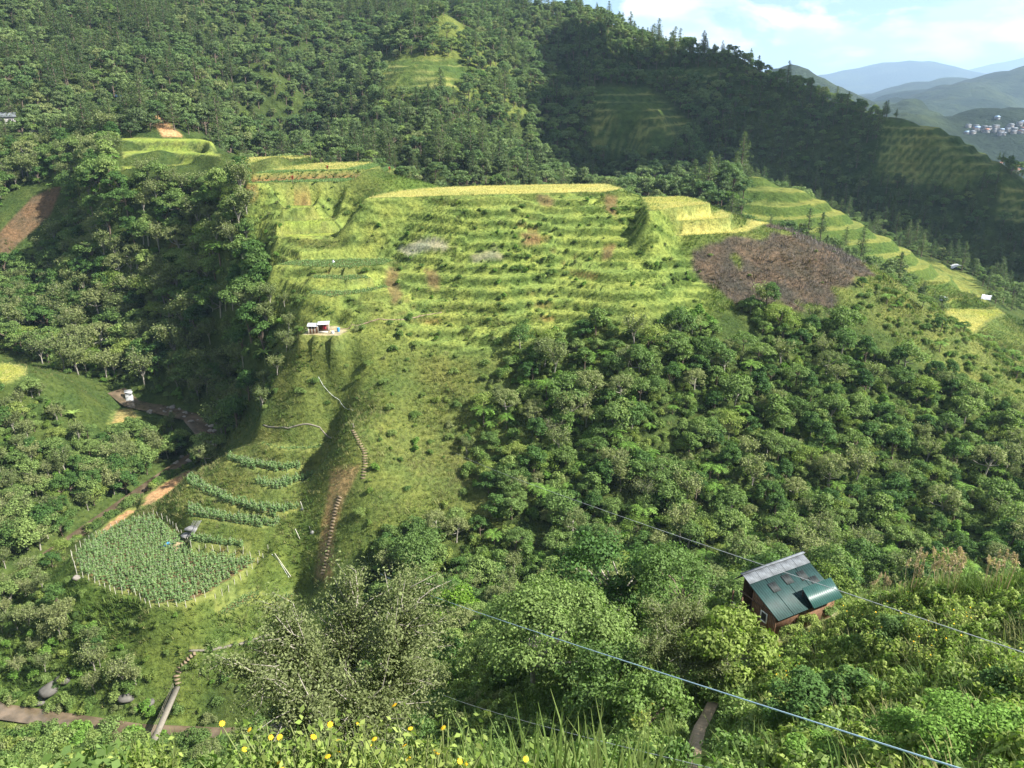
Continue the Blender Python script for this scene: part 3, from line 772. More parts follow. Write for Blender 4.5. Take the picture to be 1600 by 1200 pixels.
def make_pine(seed, Ht, R, leaf='leaf_pine', lsize=0.62):
    rng = rr(seed)
    g = Geo(); t = Geo()
    t.tube([[0, 0, -1], [0, 0, Ht * 0.5], [rng.normal() * 0.2, 0, Ht * 0.98]], [Ht * 0.02, Ht * 0.014, 0.04], 6)
    nl = 13
    for i in range(nl):
        f = i / (nl - 1)
        z = Ht * (0.28 + 0.72 * f); r = R * (1 - f) ** 0.75 * rng.uniform(0.75, 1.15) + 0.25
        for k in range(max(3, int(7 * (1 - f) + 2))):
            a = rng.uniform(0, 2 * math.pi); kk = rng.uniform(0.5, 1)
            e = np.array([math.cos(a) * r * kk, math.sin(a) * r * kk, z + rng.normal() * 0.25])
            t.tube([[0, 0, z - 0.2 * r], e], [0.06, 0.02], 3)
            n = 17
            d = rng.normal(size=(n, 3)) * np.array([0.3 * r + 0.2, 0.3 * r + 0.2, 0.22])
            g.cards(e * np.array([0.8, 0.8, 1]) + d, rng.normal(size=(n, 3)) * 0.6 + np.array([0, 0, 1]), lsize, 0.5, 0, rng)
    return g.mesh('needles', leaf), t.mesh('trunk', 'bark_dark')
def make_banana(seed, Ht):
    rng = rr(seed)
    g = Geo(); t = Geo()
    t.tube([[0, 0, -0.4], [0, 0, Ht * 0.5]], [0.17, 0.12], 7)
    for i in range(8):
        a = 2.4 * i + rng.normal() * 0.2
        g.blade([0, 0, Ht * 0.5], [math.cos(a) * 0.7, math.sin(a) * 0.7, 1.0], Ht * 0.62, 0.62, 1.2 + rng.uniform(0, 0.5), 5)
    return g.mesh('leaves', 'leaf_banana'), t.mesh('stem', 'stem_green')
def make_tuft(seed, n, hgt, spread, width, mat, droop=0.8):
    rng = rr(seed); g = Geo()
    for i in range(n):
        a = rng.uniform(0, 2 * math.pi); k = math.sqrt(rng.uniform(0, 1)) * spread
        tilt = rng.uniform(0.1, 0.75)
        b_ = a + rng.normal() * 0.8
        g.blade([math.cos(a) * k, math.sin(a) * k, -0.08], [math.cos(b_) * tilt, math.sin(b_) * tilt, 1], hgt * rng.uniform(0.6, 1.2), width * rng.uniform(0.7, 1.3), droop * rng.uniform(0.4, 1.4), 3)
    return g.mesh('grass_tuft', mat)
def make_bush(seed, R, Ht, n, lsize, mat, nstem=0):
    rng = rr(seed); g = Geo()
    ncl = 9
    for i in range(ncl):
        a = rng.uniform(0, 2 * math.pi); k = rng.uniform(0, 0.75)
        cpt = np.array([math.cos(a) * R * k, math.sin(a) * R * k, Ht * rng.uniform(0.3, 0.72) * (1.05 - 0.5 * k)])
        m_ = n // ncl
        d = unit(rng.normal(size=(m_, 3))); d[:, 2] = np.abs(d[:, 2]) * 1.2 - 0.3
        C = cpt + d * np.array([R * 0.42, R * 0.42, Ht * 0.36]) * rng.uniform(0.5, 1.05, (m_, 1))
        g.cards(C, d + rng.normal(size=(m_, 3)) * 0.6 + np.array([0, 0, 0.3]), lsize, 0.6, 0, rng)
    return g.mesh('foliage', mat)
PROTO = {}
PROTO['broadleaf_tree'] = [make_broad(100 + i, r, h, n, q, l, m_, 'bark_pale' if i % 3 == 0 else 'bark_dark', base=b_, rc=c_) for i, (r, h, n, q, l, m_, b_, c_) in enumerate((
    (2.3, 5.2, 24, 105, 0.31, 'leaf_broad', 0.14, 0.36), (2.9, 5.0, 30, 80, 0.28, 'leaf_broad', 0.42, 0.26), (1.7, 6.8, 22, 105, 0.30, 'leaf_deep', 0.12, 0.42), (3.1, 6.0, 26, 110, 0.36, 'leaf_broad', 0.16, 0.33),
    (2.5, 4.4, 20, 120, 0.26, 'leaf_weed', 0.10, 0.38), (2.1, 5.8, 18, 90, 0.42, 'leaf_shrub', 0.22, 0.40), (2.7, 6.6, 34, 70, 0.26, 'leaf_pale', 0.25, 0.24), (2.4, 5.0, 24, 100, 0.33, 'leaf_deep', 0.2, 0.3), (2.0, 4.6, 20, 110, 0.28, 'leaf_broad', 0.1, 0.4)))]
PROTO['silvery_tree'] = [make_pale(200 + i, r, h, 'leaf_pale', 0.34, 42, 34) for i, (r, h) in enumerate(((2.3, 6.6), (2.7, 7.2), (2.0, 6.0), (3.0, 6.8)))]
PROTO['tree_fern'] = [make_fern(300 + i, h, l) for i, (h, l) in enumerate(((2.2, 2.3), (3.0, 2.6), (1.6, 2.1)))]
PROTO['shrub'] = [(make_bush(400 + i, r, h, 1000, l, m_), None) for i, (r, h, l, m_) in enumerate(((1.3, 1.7, 0.25, 'leaf_shrub'), (1.6, 1.9, 0.24, 'leaf_broad'), (1.1, 1.5, 0.22, 'leaf_weed'), (1.8, 1.6, 0.26, 'leaf_shrub'), (1.4, 1.8, 0.2, 'leaf_weed'), (1.2, 2.1, 0.3, 'leaf_fern'), (1.3, 1.4, 0.2, 'leaf_pale')))]
PROTO['mountain_tree'] = [make_broad(500 + i, r, h, 24, 80, 0.58, m_, base=b_, rc=c_) for i, (r, h, m_, b_, c_) in enumerate(((3.6, 9, 'leaf_mountain', 0.2, 0.34), (4.2, 10, 'leaf_mountain', 0.3, 0.28), (2.8, 11, 'leaf_pine', 0.2, 0.4), (4.6, 9.5, 'leaf_mountain', 0.35, 0.26), (3.8, 8, 'leaf_pale', 0.2, 0.3), (3.2, 9, 'leaf_mountain', 0.15, 0.4), (3.0, 7.5, 'leaf_shrub', 0.15, 0.36)))]
PROTO['pine_tree'] = [make_pine(600 + i, h, r) for i, (h, r) in enumerate(((15, 3.4), (17, 3.8), (13, 3.2)))]
PROTO['banana_plant'] = [make_banana(700 + i, h) for i, h in enumerate((4.0, 4.8, 3.4))]
PARTN = {'tree_fern': ('fronds', 'trunk'), 'pine_tree': ('needles', 'trunk'), 'banana_plant': ('leaves', 'stem')}

# ------------------------------------------------------------------ scattering by geometry nodes (only for what nobody could count)
def joined(name, parts):
    Vs, Fs, Ms, mats = [], [], [], []
    n = 0
    for me in parts:
        if me is None: continue
        v = np.empty(len(me.vertices) * 3, np.float32); me.vertices.foreach_get('co', v); Vs.append(v.reshape(-1, 3))
        for p in me.polygons:
            Fs.append([i + n for i in p.vertices]); Ms.append(p.material_index + len(mats))
        n += len(me.vertices); mats += [m.name for m in me.materials]
    return rawmesh(name, np.concatenate(Vs), Fs, mats, Ms)
def stuff(name, label, meshes, P, rot, scl, idx):
    if len(P) == 0: return
    lib = bpy.data.collections.new(name + '_shapes')
    for i, me in enumerate(meshes):
        lib.objects.link(bpy.data.objects.new('%s_shape_%02d' % (name, i), me))
    me = bpy.data.meshes.new(name)
    me.vertices.add(len(P)); me.vertices.foreach_set('co', np.asarray(P, np.float32).ravel())
    for nm, typ, arr in (('rot', 'FLOAT_VECTOR', rot), ('scl', 'FLOAT_VECTOR', scl), ('idx', 'INT', idx)):
        a = me.attributes.new(nm, typ, 'POINT')
        a.data.foreach_set('value' if typ == 'INT' else 'vector', np.asarray(arr, np.int32 if typ == 'INT' else np.float32).ravel())
    o = link(name, me)
    tag(o, label, kind='stuff')
    ng = bpy.data.node_groups.new(name, 'GeometryNodeTree')
    ng.interface.new_socket('Geometry', in_out='INPUT', socket_type='NodeSocketGeometry'); ng.interface.new_socket('Geometry', in_out='OUTPUT', socket_type='NodeSocketGeometry')
    gi = N(ng, 'NodeGroupInput'); go = N(ng, 'NodeGroupOutput'); ip = N(ng, 'GeometryNodeInstanceOnPoints'); ci = N(ng, 'GeometryNodeCollectionInfo')
    ci.inputs['Collection'].default_value = lib; ci.inputs['Separate Children'].default_value = True; ci.inputs['Reset Children'].default_value = True
    ip.inputs['Pick Instance'].default_value = True
    def na(nm, typ):
        n = N(ng, 'GeometryNodeInputNamedAttribute', data_type=typ); n.inputs['Name'].default_value = nm
        return next(s_ for s_ in n.outputs if s_.enabled and s_.name == 'Attribute')
    er = N(ng, 'FunctionNodeEulerToRotation')
    ng.links.new(gi.outputs[0], ip.inputs['Points']); ng.links.new(ci.outputs[0], ip.inputs['Instance'])
    ng.links.new(na('idx', 'INT'), ip.inputs['Instance Index']); ng.links.new(na('rot', 'FLOAT_VECTOR'), er.inputs[0]); ng.links.new(er.outputs[0], ip.inputs['Rotation'])
    ng.links.new(na('scl', 'FLOAT_VECTOR'), ip.inputs['Scale']); ng.links.new(ip.outputs[0], go.inputs[0])
    md = o.modifiers.new('scatter', 'NODES'); md.node_group = ng
    return o
def cands(x0, x1, y0, y1, sp, rng, jit=0.5):
    X, Y = np.meshgrid(np.arange(x0, x1, sp), np.arange(y0, y1, sp))
    X = X.ravel() + rng.uniform(-jit, jit, X.size) * sp; Y = Y.ravel() + rng.uniform(-jit, jit, Y.size) * sp
    Z = H(X, Y)
    U, V = proj(X, Y, Z)
    k = (Y > 3) & (U > -120) & (U < 1720) & (V > -160) & (V < 1330)
    return X[k], Y[k], Z[k], U[k], V[k]
def seen(x, y, z, up):
    # is the point 'up' metres above the ground in the camera's line of sight over the bare land?
    ok = np.ones(len(x), bool)
    for t in np.linspace(0.12, 0.985, 70):
        ok &= (CAMZ + (z + up - CAMZ) * t) > H(x * t, y * t) - 0.6
    return ok
def kind_at(x, y):
    j = np.clip(np.round((y - G1[1][0, 0]) / ST).astype(int), 0, Z1.shape[0] - 1); i = np.clip(np.round((x - G1[0][0, 0]) / ST).astype(int), 0, Z1.shape[1] - 1)
    return np.where(y < 300, K1[j, i], -1)
SL1 = sl1
FLATK = np.array([f[0] for f in FLATS] + ['none'])
# ------------------------------------------------------------------ woods and thickets
LAND = [((1230, 920), 'green-roofed hut'), ((1230, 420), 'brown burnt patch'), ((260, 880), 'pole-bean garden'), ((500, 515), 'small hillside shack'), ((515, 800), 'earth stairway'), ((285, 655), 'rocky stream'),
        ((780, 300), 'long straw-coloured paddy'), ((1090, 330), 'stepped paddies'), ((1520, 490), 'right-edge paddy'), ((50, 340), 'bare brown scar'), ((230, 225), 'terraced knoll'),
        ((20, 580), 'left-ridge paddy'), ((250, 765), 'brown mud field'), ((260, 1090), 'narrow footbridge'), ((990, 200), 'dim mountain terraces'), ((665, 115), 'sunlit mountain terraces'), ((260, 195), 'orange landslip'),
        ((1090, 1150), 'dirt path'), ((640, 650), 'pale grass slope'), ((520, 420), 'bean terraces'), ((1250, 310), 'shaded right-hand terraces'), ((1470, 220), 'far right terraces'), ((840, 970), 'big leafy tree')]
def where(u, v):
    best = min(LAND, key=lambda l: (l[0][0] - u) ** 2 + 1.6 * (l[0][1] - v) ** 2)
    du, dv = u - best[0][0], v - best[0][1]
    d = math.hypot(du, dv)
    near = 'close ' if d < 75 else ('' if d < 160 else 'well ')
    a = math.degrees(math.atan2(-dv, du)) % 360
    rel = ['right of', 'above and right of', 'above', 'above and left of', 'left of', 'below and left of', 'below', 'below and right of'][int((a + 22.5) // 45) % 8]
    return near + rel + ' the ' + best[1]
ADJ = {'broadleaf_tree': 'leafy green tree', 'silvery_tree': 'airy grey-green tree', 'tree_fern': 'spreading tree fern', 'shrub': 'rounded green shrub',
       'mountain_tree': 'dark green forest tree', 'pine_tree': 'tall dark pine tree', 'banana_plant': 'banana plant'}
CATN = {'broadleaf_tree': 'tree', 'silvery_tree': 'tree', 'tree_fern': 'tree fern', 'shrub': 'shrub', 'mountain_tree': 'tree', 'pine_tree': 'pine', 'banana_plant': 'banana plant'}
HT = {'broadleaf_tree': 5, 'silvery_tree': 6, 'tree_fern': 3, 'shrub': 1.5, 'mountain_tree': 9, 'pine_tree': 14, 'banana_plant': 4}
VARJ = {'shrub': ['rounded green shrub', 'wide green shrub', 'small yellow-green shrub', 'spreading green shrub', 'yellow-green shrub', 'upright bright green shrub', 'grey-green shrub'],
        'broadleaf_tree': ['leafy green tree', 'flat-topped green tree', 'slender deep green tree', 'broad leafy green tree', 'low yellow-green tree', 'coarse-leaved green tree', 'fine-leaved grey-green tree', 'deep green tree', 'compact leafy green tree'],
        'mountain_tree': ['rounded forest tree', 'wide forest tree', 'slender dark forest tree', 'spreading forest tree', 'pale grey-green forest tree', 'dense forest tree', 'light green forest tree']}
def individual(kind, x, y, z, sc, rz, var, sz=None, label=None, proto=None):
    pr = proto or PROTO[kind][var % len(PROTO[kind])]
    if sz is None: sz = sc
    names = PARTN.get(kind, ('crown', 'trunk'))
    if pr[1] is None:
        t = link(kind, pr[0], loc=(x, y, z)); t.rotation_euler = (0, 0, rz)
    else:
        t = empty(kind, (x, y, z), rz)
        link(names[1], pr[1], t); link(names[0], pr[0], t)
    t.scale = (sc, sc, sz)
    u, v = proj(np.array(x), np.array(y), np.array(z + HT[kind] * 0.5 * sc))
    size = 'small' if sc < 0.85 else ('large' if sc > 1.15 else 'middling')
    tag(t, label or '%s %s %s' % (size, VARJ[kind][var % len(VARJ[kind])] if kind in VARJ else ADJ[kind], where(float(u), float(v))), CATN[kind], kind.replace('_', ' ') + 's on the slopes')
    return t
P_THICK = [(770, 640), (860, 575), (950, 545), (1010, 502), (1110, 496), (1180, 500), (1280, 490), (1340, 500), (1430, 560), (1540, 650), (1700, 740), (1700, 960), (1350, 960), (1150, 900), (900, 850), (780, 820), (750, 740)]
P_FLANK = [(-120, 130), (130, 150), (180, 213), (180, 285), (340, 288), (385, 300), (398, 340), (402, 420), (425, 480), (440, 520), (425, 560), (400, 590), (385, 650), (340, 710), (325, 660), (250, 632), (215, 618), (120, 590), (-120, 500)]
P_LRIDGE = [(-120, 615), (60, 620), (120, 650), (170, 680), (230, 700), (290, 712), (262, 740), (190, 785), (130, 835), (90, 880), (40, 930), (-120, 990)]
P_BLEFT = [(-80, 940), (60, 900), (110, 950), (200, 1015), (255, 1060), (225, 1095), (150, 1090), (90, 1090), (-80, 1080)]
P_GULLY = [(535, 905), (600, 830), (780, 815), (900, 850), (1150, 880), (1180, 960), (1000, 970), (850, 960), (700, 960), (560, 970)]
P_NEAR = [(300, 1080), (420, 1010), (700, 965), (1180, 965), (1160, 1050), (1090, 1130), (1040, 1280), (200, 1280)]
P_SLOPE = [(420, 600), (520, 540), (600, 480), (760, 520), (880, 540), (860, 590), (770, 650), (760, 740), (700, 830), (560, 890), (540, 720), (560, 650)]
P_RTOP = [(1340, 440), (1380, 432), (1490, 485), (1600, 570), (1700, 620), (1700, 740), (1540, 650), (1430, 560), (1330, 500)]
ENT = []
SPQ = [(np.interp(k_, [0, 0.35, 0.7, 1], [-98, -85, -72, -48]), np.interp(k_, [0, 0.35, 0.7, 1], [107, 100.5, 98.5, 96])) for k_ in np.linspace(0, 1, 40)]
def plant_zone(poly, yr, sp, weights, smin, smax, seed, keep=1.0, avoid=(), bank=False, wob=0):
    rng = rr(seed)
    x, y, z, u, v = cands(-255, 255, yr[0], yr[1], sp, rng)
    k = inpoly(u + wob * fbm(x, y, 24, 3, seed=201), v + 0.6 * wob * fbm(x, y, 24, 3, seed=202), poly) & (rng.random(len(x)) < keep)
    kk = kind_at(x, y)
    k &= (kk < 0) & (stream_at(x, y)[0] > 4.2)
    k &= rng.random(len(x)) < np.sqrt(1 + sample(G1, SL1, x, y) ** 2) / 1.6
    for p in avoid: k &= ~inpoly(u, v, p)
    if bank: k &= rng.random(len(x)) < sample(G1, BANK, x, y) * np.clip(0.75 + 1.6 * fbm(x, y, 18, 2, seed=5), 0.05, 1)
    x, y, z = x[k], y[k], z[k]
    # keep clear of level fields: the crown must not stand over one
    for i in range(len(x)):
        kind = list(weights)[int(np.searchsorted(np.cumsum(list(weights.values())), rng.random() * 0.9999))]
        ENT.append((kind, x[i], y[i], z[i], rng.uniform(smin, smax), rng.uniform(0, 6.28), int(rng.integers(0, 9))))
STAIR = [(485, 720), (575, 700), (560, 800), (530, 905), (480, 905)]
STREAMP = [(200, 612), (345, 640), (345, 720), (300, 690), (200, 650)]
plant_zone(P_THICK, (98, 212), 2.35, dict(broadleaf_tree=0.46, shrub=0.34, silvery_tree=0.08, tree_fern=0.12), 0.45, 1.25, 1, wob=110)
plant_zone(P_THICK, (98, 212), 1.75, dict(shrub=1.0), 0.5, 1.35, 101, wob=150)
plant_zone(P_FLANK, (170, 305), 3.3, dict(broadleaf_tree=0.56, silvery_tree=0.30, tree_fern=0.08, shrub=0.06), 0.95, 1.8, 2, avoid=(STREAMP, [(-20, 345), (45, 288), (112, 282), (95, 355), (20, 425), (-20, 425)], [(236, 172), (266, 186), (290, 214), (254, 214)]))
plant_zone(P_FLANK, (160, 305), 2.3, dict(shrub=1.0), 0.8, 1.5, 102, avoid=(STREAMP, [(-20, 345), (45, 288), (112, 282), (95, 355), (20, 425), (-20, 425)], [(236, 172), (266, 186), (290, 214), (254, 214)]))
plant_zone(P_LRIDGE, (105, 200), 1.8, dict(shrub=1.0), 0.6, 1.2, 103, 0.8, avoid=([(100, 640), (230, 640), (230, 672), (170, 690), (110, 680)],))
plant_zone(P_GULLY, (82, 132), 1.9, dict(shrub=1.0), 0.7, 1.3, 104)
plant_zone(P_NEAR, (40, 96), 1.9, dict(shrub=1.0), 0.5, 1.1, 105, 0.8, avoid=([(215, 1040), (330, 1010), (330, 1060), (300, 1200), (215, 1200)],))
plant_zone(P_BLEFT, (94, 130), 2.0, dict(shrub=1.0), 0.5, 1.1, 106, 0.95)
plant_zone([(255, 1000), (330, 985), (420, 1000), (400, 1080), (330, 1180), (290, 1180), (300, 1060)], (80, 108), 1.8, dict(shrub=1.0), 0.4, 0.9, 107, 0.6)
plant_zone(P_LRIDGE, (105, 200), 2.6, dict(broadleaf_tree=0.52, silvery_tree=0.34, shrub=0.14), 0.6, 1.1, 3, avoid=([(100, 640), (230, 640), (230, 672), (170, 690), (110, 680)],))
plant_zone([(180, 690), (300, 640), (335, 690), (325, 730), (270, 745), (190, 790), (170, 760)], (150, 205), 3.2, dict(broadleaf_tree=0.8, silvery_tree=0.2), 0.8, 1.2, 4, avoid=([(255, 625), (345, 640), (345, 700), (318, 690)],))
plant_zone(P_BLEFT, (94, 130), 2.5, dict(silvery_tree=0.5, shrub=0.3, broadleaf_tree=0.20), 0.55, 1.0, 5, 0.9)
plant_zone(P_GULLY, (82, 132), 2.6, dict(broadleaf_tree=0.5, shrub=0.35, silvery_tree=0.07, tree_fern=0.08), 0.6, 1.05, 6)
plant_zone(P_NEAR, (44, 96), 2.8, dict(broadleaf_tree=0.4, shrub=0.6), 0.45, 0.8, 7, 0.8, avoid=([(215, 1040), (330, 1010), (330, 1060), (300, 1200), (215, 1200)],))
plant_zone(P_SLOPE, (115, 200), 2.3, dict(shrub=0.97, broadleaf_tree=0.03), 0.25, 0.95, 8, 0.42, avoid=(STAIR,))
plant_zone(T_POLY, (150, 232), 1.25, dict(shrub=1.0), 0.25, 0.75, 9, 0.62, bank=True)
plant_zone(T_POLY, (150, 232), 2.6, dict(shrub=1.0), 0.25, 0.6, 109, 0.22)
plant_zone([(1090, 395), (1180, 375), (1240, 362), (1372, 430), (1350, 460), (1270, 475), (1160, 495), (1110, 450)], (150, 216), 4.5, dict(shrub=1.0), 0.25, 0.5, 110, 0.25)
plant_zone(P_RTOP, (130, 215), 1.9, dict(shrub=0.93, tree_fern=0.05, broadleaf_tree=0.02), 0.4, 0.95, 10, 0.62)
plant_zone([(470, 250), (560, 330), (480, 380), (420, 330)], (195, 240), 3.5, dict(shrub=1.0), 0.5, 0.9, 12, 0.35)
plant_zone([(400, 480), (480, 470), (470, 520), (450, 570), (430, 640), (400, 640), (430, 560)], (150, 200), 2.6, dict(shrub=0.7, silvery_tree=0.3), 0.6, 1.0, 13, 0.8)
plant_zone([(80, 880), (150, 915), (240, 950), (300, 955), (330, 980), (300, 1010), (240, 1060), (120, 980)], (96, 125), 2.4, dict(shrub=1.0), 0.3, 0.75, 14, 0.85)
rng = rr(84)
for i in range(75):
    k_ = rng.uniform(0, 1); px = np.interp(k_, [0, 0.3, 0.6, 1], [-81, -90, -97, -106]); py = np.interp(k_, [0, 0.3, 0.6, 1], [177, 160, 142, 122])
    x_ = px + rng.uniform(1.8, 3.6); y_ = py + rng.uniform(-2, 1)
    ENT.append(('shrub', x_, y_, float(H(x_, y_)), rng.uniform(0.7, 1.4), rng.uniform(0, 6.28), int(rng.integers(0, 9))))
rng = rr(79)
for i in range(70):
    k_ = rng.uniform(0, 1); px = np.interp(k_, [0, 0.3, 0.6, 1], [-84, -90, -97, -106]); py = np.interp(k_, [0, 0.3, 0.6, 1], [175, 160, 142, 122])
    x_ = px - rng.uniform(3.0, 10); y_ = py + rng.uniform(-3, 3)
    ENT.append(('broadleaf_tree' if rng.random() < 0.75 else 'silvery_tree', x_, y_, float(H(x_, y_)), rng.uniform(0.8, 1.3), rng.uniform(0, 6.28), int(rng.integers(0, 9))))
rng = rr(83)
for i in range(80):
    q_ = SPQ[int(rng.integers(0, len(SPQ)))]
    y_ = q_[1] + rng.choice([-1, 1]) * rng.uniform(2.0, 3.8); x_ = q_[0] + rng.uniform(-2, 2)
    ENT.append(('shrub', x_, y_, float(H(x_, y_)), rng.uniform(0.5, 1.1), rng.uniform(0, 6.28), int(rng.integers(0, 9))))
rng = rr(78)
for i in range(60):
    x_ = rng.uniform(-92, -54); y_ = rng.uniform(88, 95.5)
    ENT.append(('shrub', x_, y_, float(H(x_, y_)), rng.uniform(0.9, 1.7), rng.uniform(0, 6.28), int(rng.integers(0, 9))))
# far slopes
rng = rr(77)
x, y, z, u, v = cands(-420, 420, 236, 800, 4.7, rng)
jj = np.clip(np.round((y - 299) / 1.75).astype(int), 0, Z2.shape[0] - 1); ii = np.clip(np.round((x + 420) / 1.75).astype(int), 0, Z2.shape[1] - 1)
tm = np.where((y > 299) & (y < 560), mF[jj, ii] + mS2[jj, ii], 0)
j1 = np.clip(np.round((y + 8) / ST).astype(int), 0, Z1.shape[0] - 1); i1 = np.clip(np.round((x + 258) / ST).astype(int), 0, Z1.shape[1] - 1)
tm = tm + np.where(y < 300, mS1[j1, i1] + (K1[j1, i1] >= 0), 0)
k = (tm < 0.25) & ((y > 300) | ((x > -75) & (y > 252)) | ((x > 60) & (y > 232) & (x < 300)))
k &= ~inpoly(u, v, [(700, 15), (730, 45), (725, 60), (690, 60)]) & ~inpoly(u, v, [(1480, 440), (1600, 500), (1600, 560), (1470, 520)])
pn = np.clip(0.42 + 1.1 * fbm(x, y, 90, 3, seed=55), 0.03, 0.9)
for i in np.nonzero(k)[0]:
    kind = 'pine_tree' if rng.random() < pn[i] * 0.6 else 'mountain_tree'
    s_ = (0.42 + 0.75 * rng.random() ** 1.5) * (0.7 if y[i] < 300 else 1.0) * (0.68 if x[i] > 130 else 1.0)
    ENT.append((kind, x[i], y[i], z[i], s_, rng.uniform(0, 6.28), int(rng.integers(0, 9))))
bykind = {}
for e in ENT: bykind.setdefault(e[0], []).append(e)
for kind, es in bykind.items():
    A = np.array([e[1:5] for e in es])
    vis = seen(A[:, 0], A[:, 1], A[:, 2], HT[kind] * 0.8 * A[:, 3])
    app = A[:, 3] / A[:, 1]
    uu, vv = proj(A[:, 0], A[:, 1], A[:, 2] + HT[kind] * 0.5 * A[:, 3])
    infr = (uu > 0) & (uu < 1600) & (vv > 0) & (vv < 1200)
    order = [i for i in np.argsort(-app) if vis[i] and infr[i]]
    top = set(order[:290])
    for i in top: individual(es[i][0], *[float(q) for q in es[i][1:6]], es[i][6])
    vis2 = seen(A[:, 0], A[:, 1], A[:, 2], HT[kind] * 1.1 * A[:, 3])
    rest = [es[i] for i in range(len(es)) if i not in top and (vis2[i] or A[i, 1] < 215)]
    if rest:
        P = np.array([e[1:4] for e in rest]); sc = np.array([e[4] for e in rest]); rz = np.array([e[5] for e in rest])
        stuff('woodland' if kind in ('mountain_tree', 'pine_tree') else 'thicket', {'mountain_tree': 'dense dark green forest covering the mountain', 'pine_tree': 'pine woods standing on the mountain slopes', 'broadleaf_tree': 'mass of leafy trees on the valley slopes', 'shrub': 'low shrubs over the valley slopes'}.get(kind, 'scattered small trees over the slopes'),
              [joined(kind + '_whole', p) for p in PROTO[kind]], P, np.stack([rz * 0, rz * 0, rz], 1), np.stack([sc, sc, sc], 1), np.array([e[6] % len(PROTO[kind]) for e in rest]))

# ------------------------------------------------------------------ grass
mFor = np.zeros(Z1.shape)
for i, p in enumerate(FOREST_NEAR): mFor = np.maximum(mFor, softpoly(U1, V1, p, 18, x1, y1, seed=i, wob=25))
def atgrid(A, x, y):
    j = np.clip(np.round((y + 8) / ST).astype(int), 0, A.shape[0] - 1); i = np.clip(np.round((x + 258) / ST).astype(int), 0, A.shape[1] - 1)
    return A[j, i]
TUFTS = [make_tuft(800 + i, 15, 0.62, 0.34, 0.075, 'grass_green') for i in range(3)] + [make_tuft(810 + i, 15, 0.7, 0.34, 0.07, 'grass_dry', 1.0) for i in range(2)]
rng = rr(21)
x, y, z, u, v = cands(-200, 200, 92, 262, 0.72, rng)
kk = kind_at(x, y); fk = FLATK[kk]
dr = atgrid(dry, x, y); fo = atgrid(mFor, x, y); bu = atgrid(mB, x, y)
nose = inpoly(u, v, [(560, 560), (700, 560), (740, 700), (740, 820), (600, 800), (560, 700)])
k = ((kk < 0) | (fk == 'grass')) & (rng.random(len(x)) < np.where(fo > 0.5, 0.25, 1.0)) & (bu < 0.4) & (atgrid(SPOT, x, y) < 0.4) & (stream_at(x, y)[0] > 3.2)
k &= seen(x, y, z, 0.8)
pd = np.clip(dr * 0.55 + nose * 0.25, 0, 0.8) * np.where(atgrid(BANK, x, y) > 0.5, 0.4, 1.0)
idx = np.where(rng.random(len(x)) < pd, 3 + rng.integers(0, 2, len(x)), rng.integers(0, 3, len(x)))
flt = atgrid(np.clip(FL1, 0, 1), x, y) > 0.5
sc = rng.uniform(0.55, 1.35, len(x)) * np.where((fk == 'grass') | flt, 0.5, 1.0) * np.clip(0.85 + 0.9 * fbm(x, y, 9, 3, seed=91), 0.4, 1.6) * np.where(y < 113, 1.5, 1.0)
stuff('hillside_grass', 'rough green grass covering the terraced hillside', TUFTS, np.stack([x, y, z], 1)[k], np.stack([0 * x, 0 * x, rng.uniform(0, 6.28, len(x))], 1)[k], np.stack([sc, sc, sc], 1)[k], idx[k])
# low shadowy herb layer of taller weeds on the grass slope
# stubble and young rice on the level paddies
RICE = [make_tuft(830 + i, 9, 0.42, 0.22, 0.05, m, 0.5) for i, m in enumerate(('grass_straw', 'grass_straw', 'grass_green'))]
rng = rr(22)
P, I = [], []
for fi, (kind, zf, poly, _b) in enumerate(FLATS):
    if kind not in ('straw', 'paddy'): continue
    px = [p[0] for p in poly]; py = [p[1] for p in poly]
    X, Y = np.meshgrid(np.arange(min(px), max(px), 0.55), np.arange(min(py), max(py), 0.55))
    X = X.ravel() + rng.uniform(-0.2, 0.2, X.size); Y = Y.ravel() + rng.uniform(-0.2, 0.2, Y.size)
    q = inpoly(X, Y, poly) & (rng.random(X.size) < 0.8)
    X, Y = X[q], Y[q]
    g_ = np.clip(0.5 + 1.5 * fbm(X, Y, 12, 3, seed=66), 0, 1) * (0.12 if kind == 'straw' else 0.75)
    P.append(np.stack([X, Y, H(X, Y)], 1)); I.append(np.where(rng.random(len(X)) < g_, 2, rng.integers(0, 2, len(X))))
P = np.concatenate(P); I = np.concatenate(I); sc = rng.uniform(0.6, 1.2, len(P))
stuff('rice_stubble', 'straw-coloured stubble and young rice on the level paddies', RICE, P, np.stack([0 * sc, 0 * sc, rng.uniform(0, 6.28, len(P))], 1), np.stack([sc, sc, sc], 1), I)
# burnt patch: charred stalks and scorched bushes
STALK = [make_tuft(840, 16, 0.9, 0.5, 0.05, 'char_stalk', 0.9), make_tuft(841, 14, 0.7, 0.5, 0.06, 'char_stalk', 1.4), make_tuft(842, 18, 0.7, 0.4, 0.09, 'burnt_leaf', 1.2)]
rng = rr(23)
x, y, z, u, v = cands(20, 140, 150, 216, 0.75, rng)
k = (atgrid(mB, x, y) > 0.5) & (kind_at(x, y) < 0)
red = np.clip(0.14 + 1.2 * fbm(x, y, 9, 3, seed=44), 0.04, 0.8)
idx = np.where(rng.random(len(x)) < red, 2, rng.integers(0, 2, len(x))); sc = rng.uniform(0.6, 1.3, len(x)) * np.where(rng.random(len(x)) < 0.12, 2.0, 1.0)
stuff('burnt_stalks', 'charred stalks and scorched leaves on the burnt patch', STALK, np.stack([x, y, z], 1)[k], np.stack([0 * x, 0 * x, rng.uniform(0, 6.28, len(x))], 1)[k], np.stack([sc, sc, sc], 1)[k], idx[k])

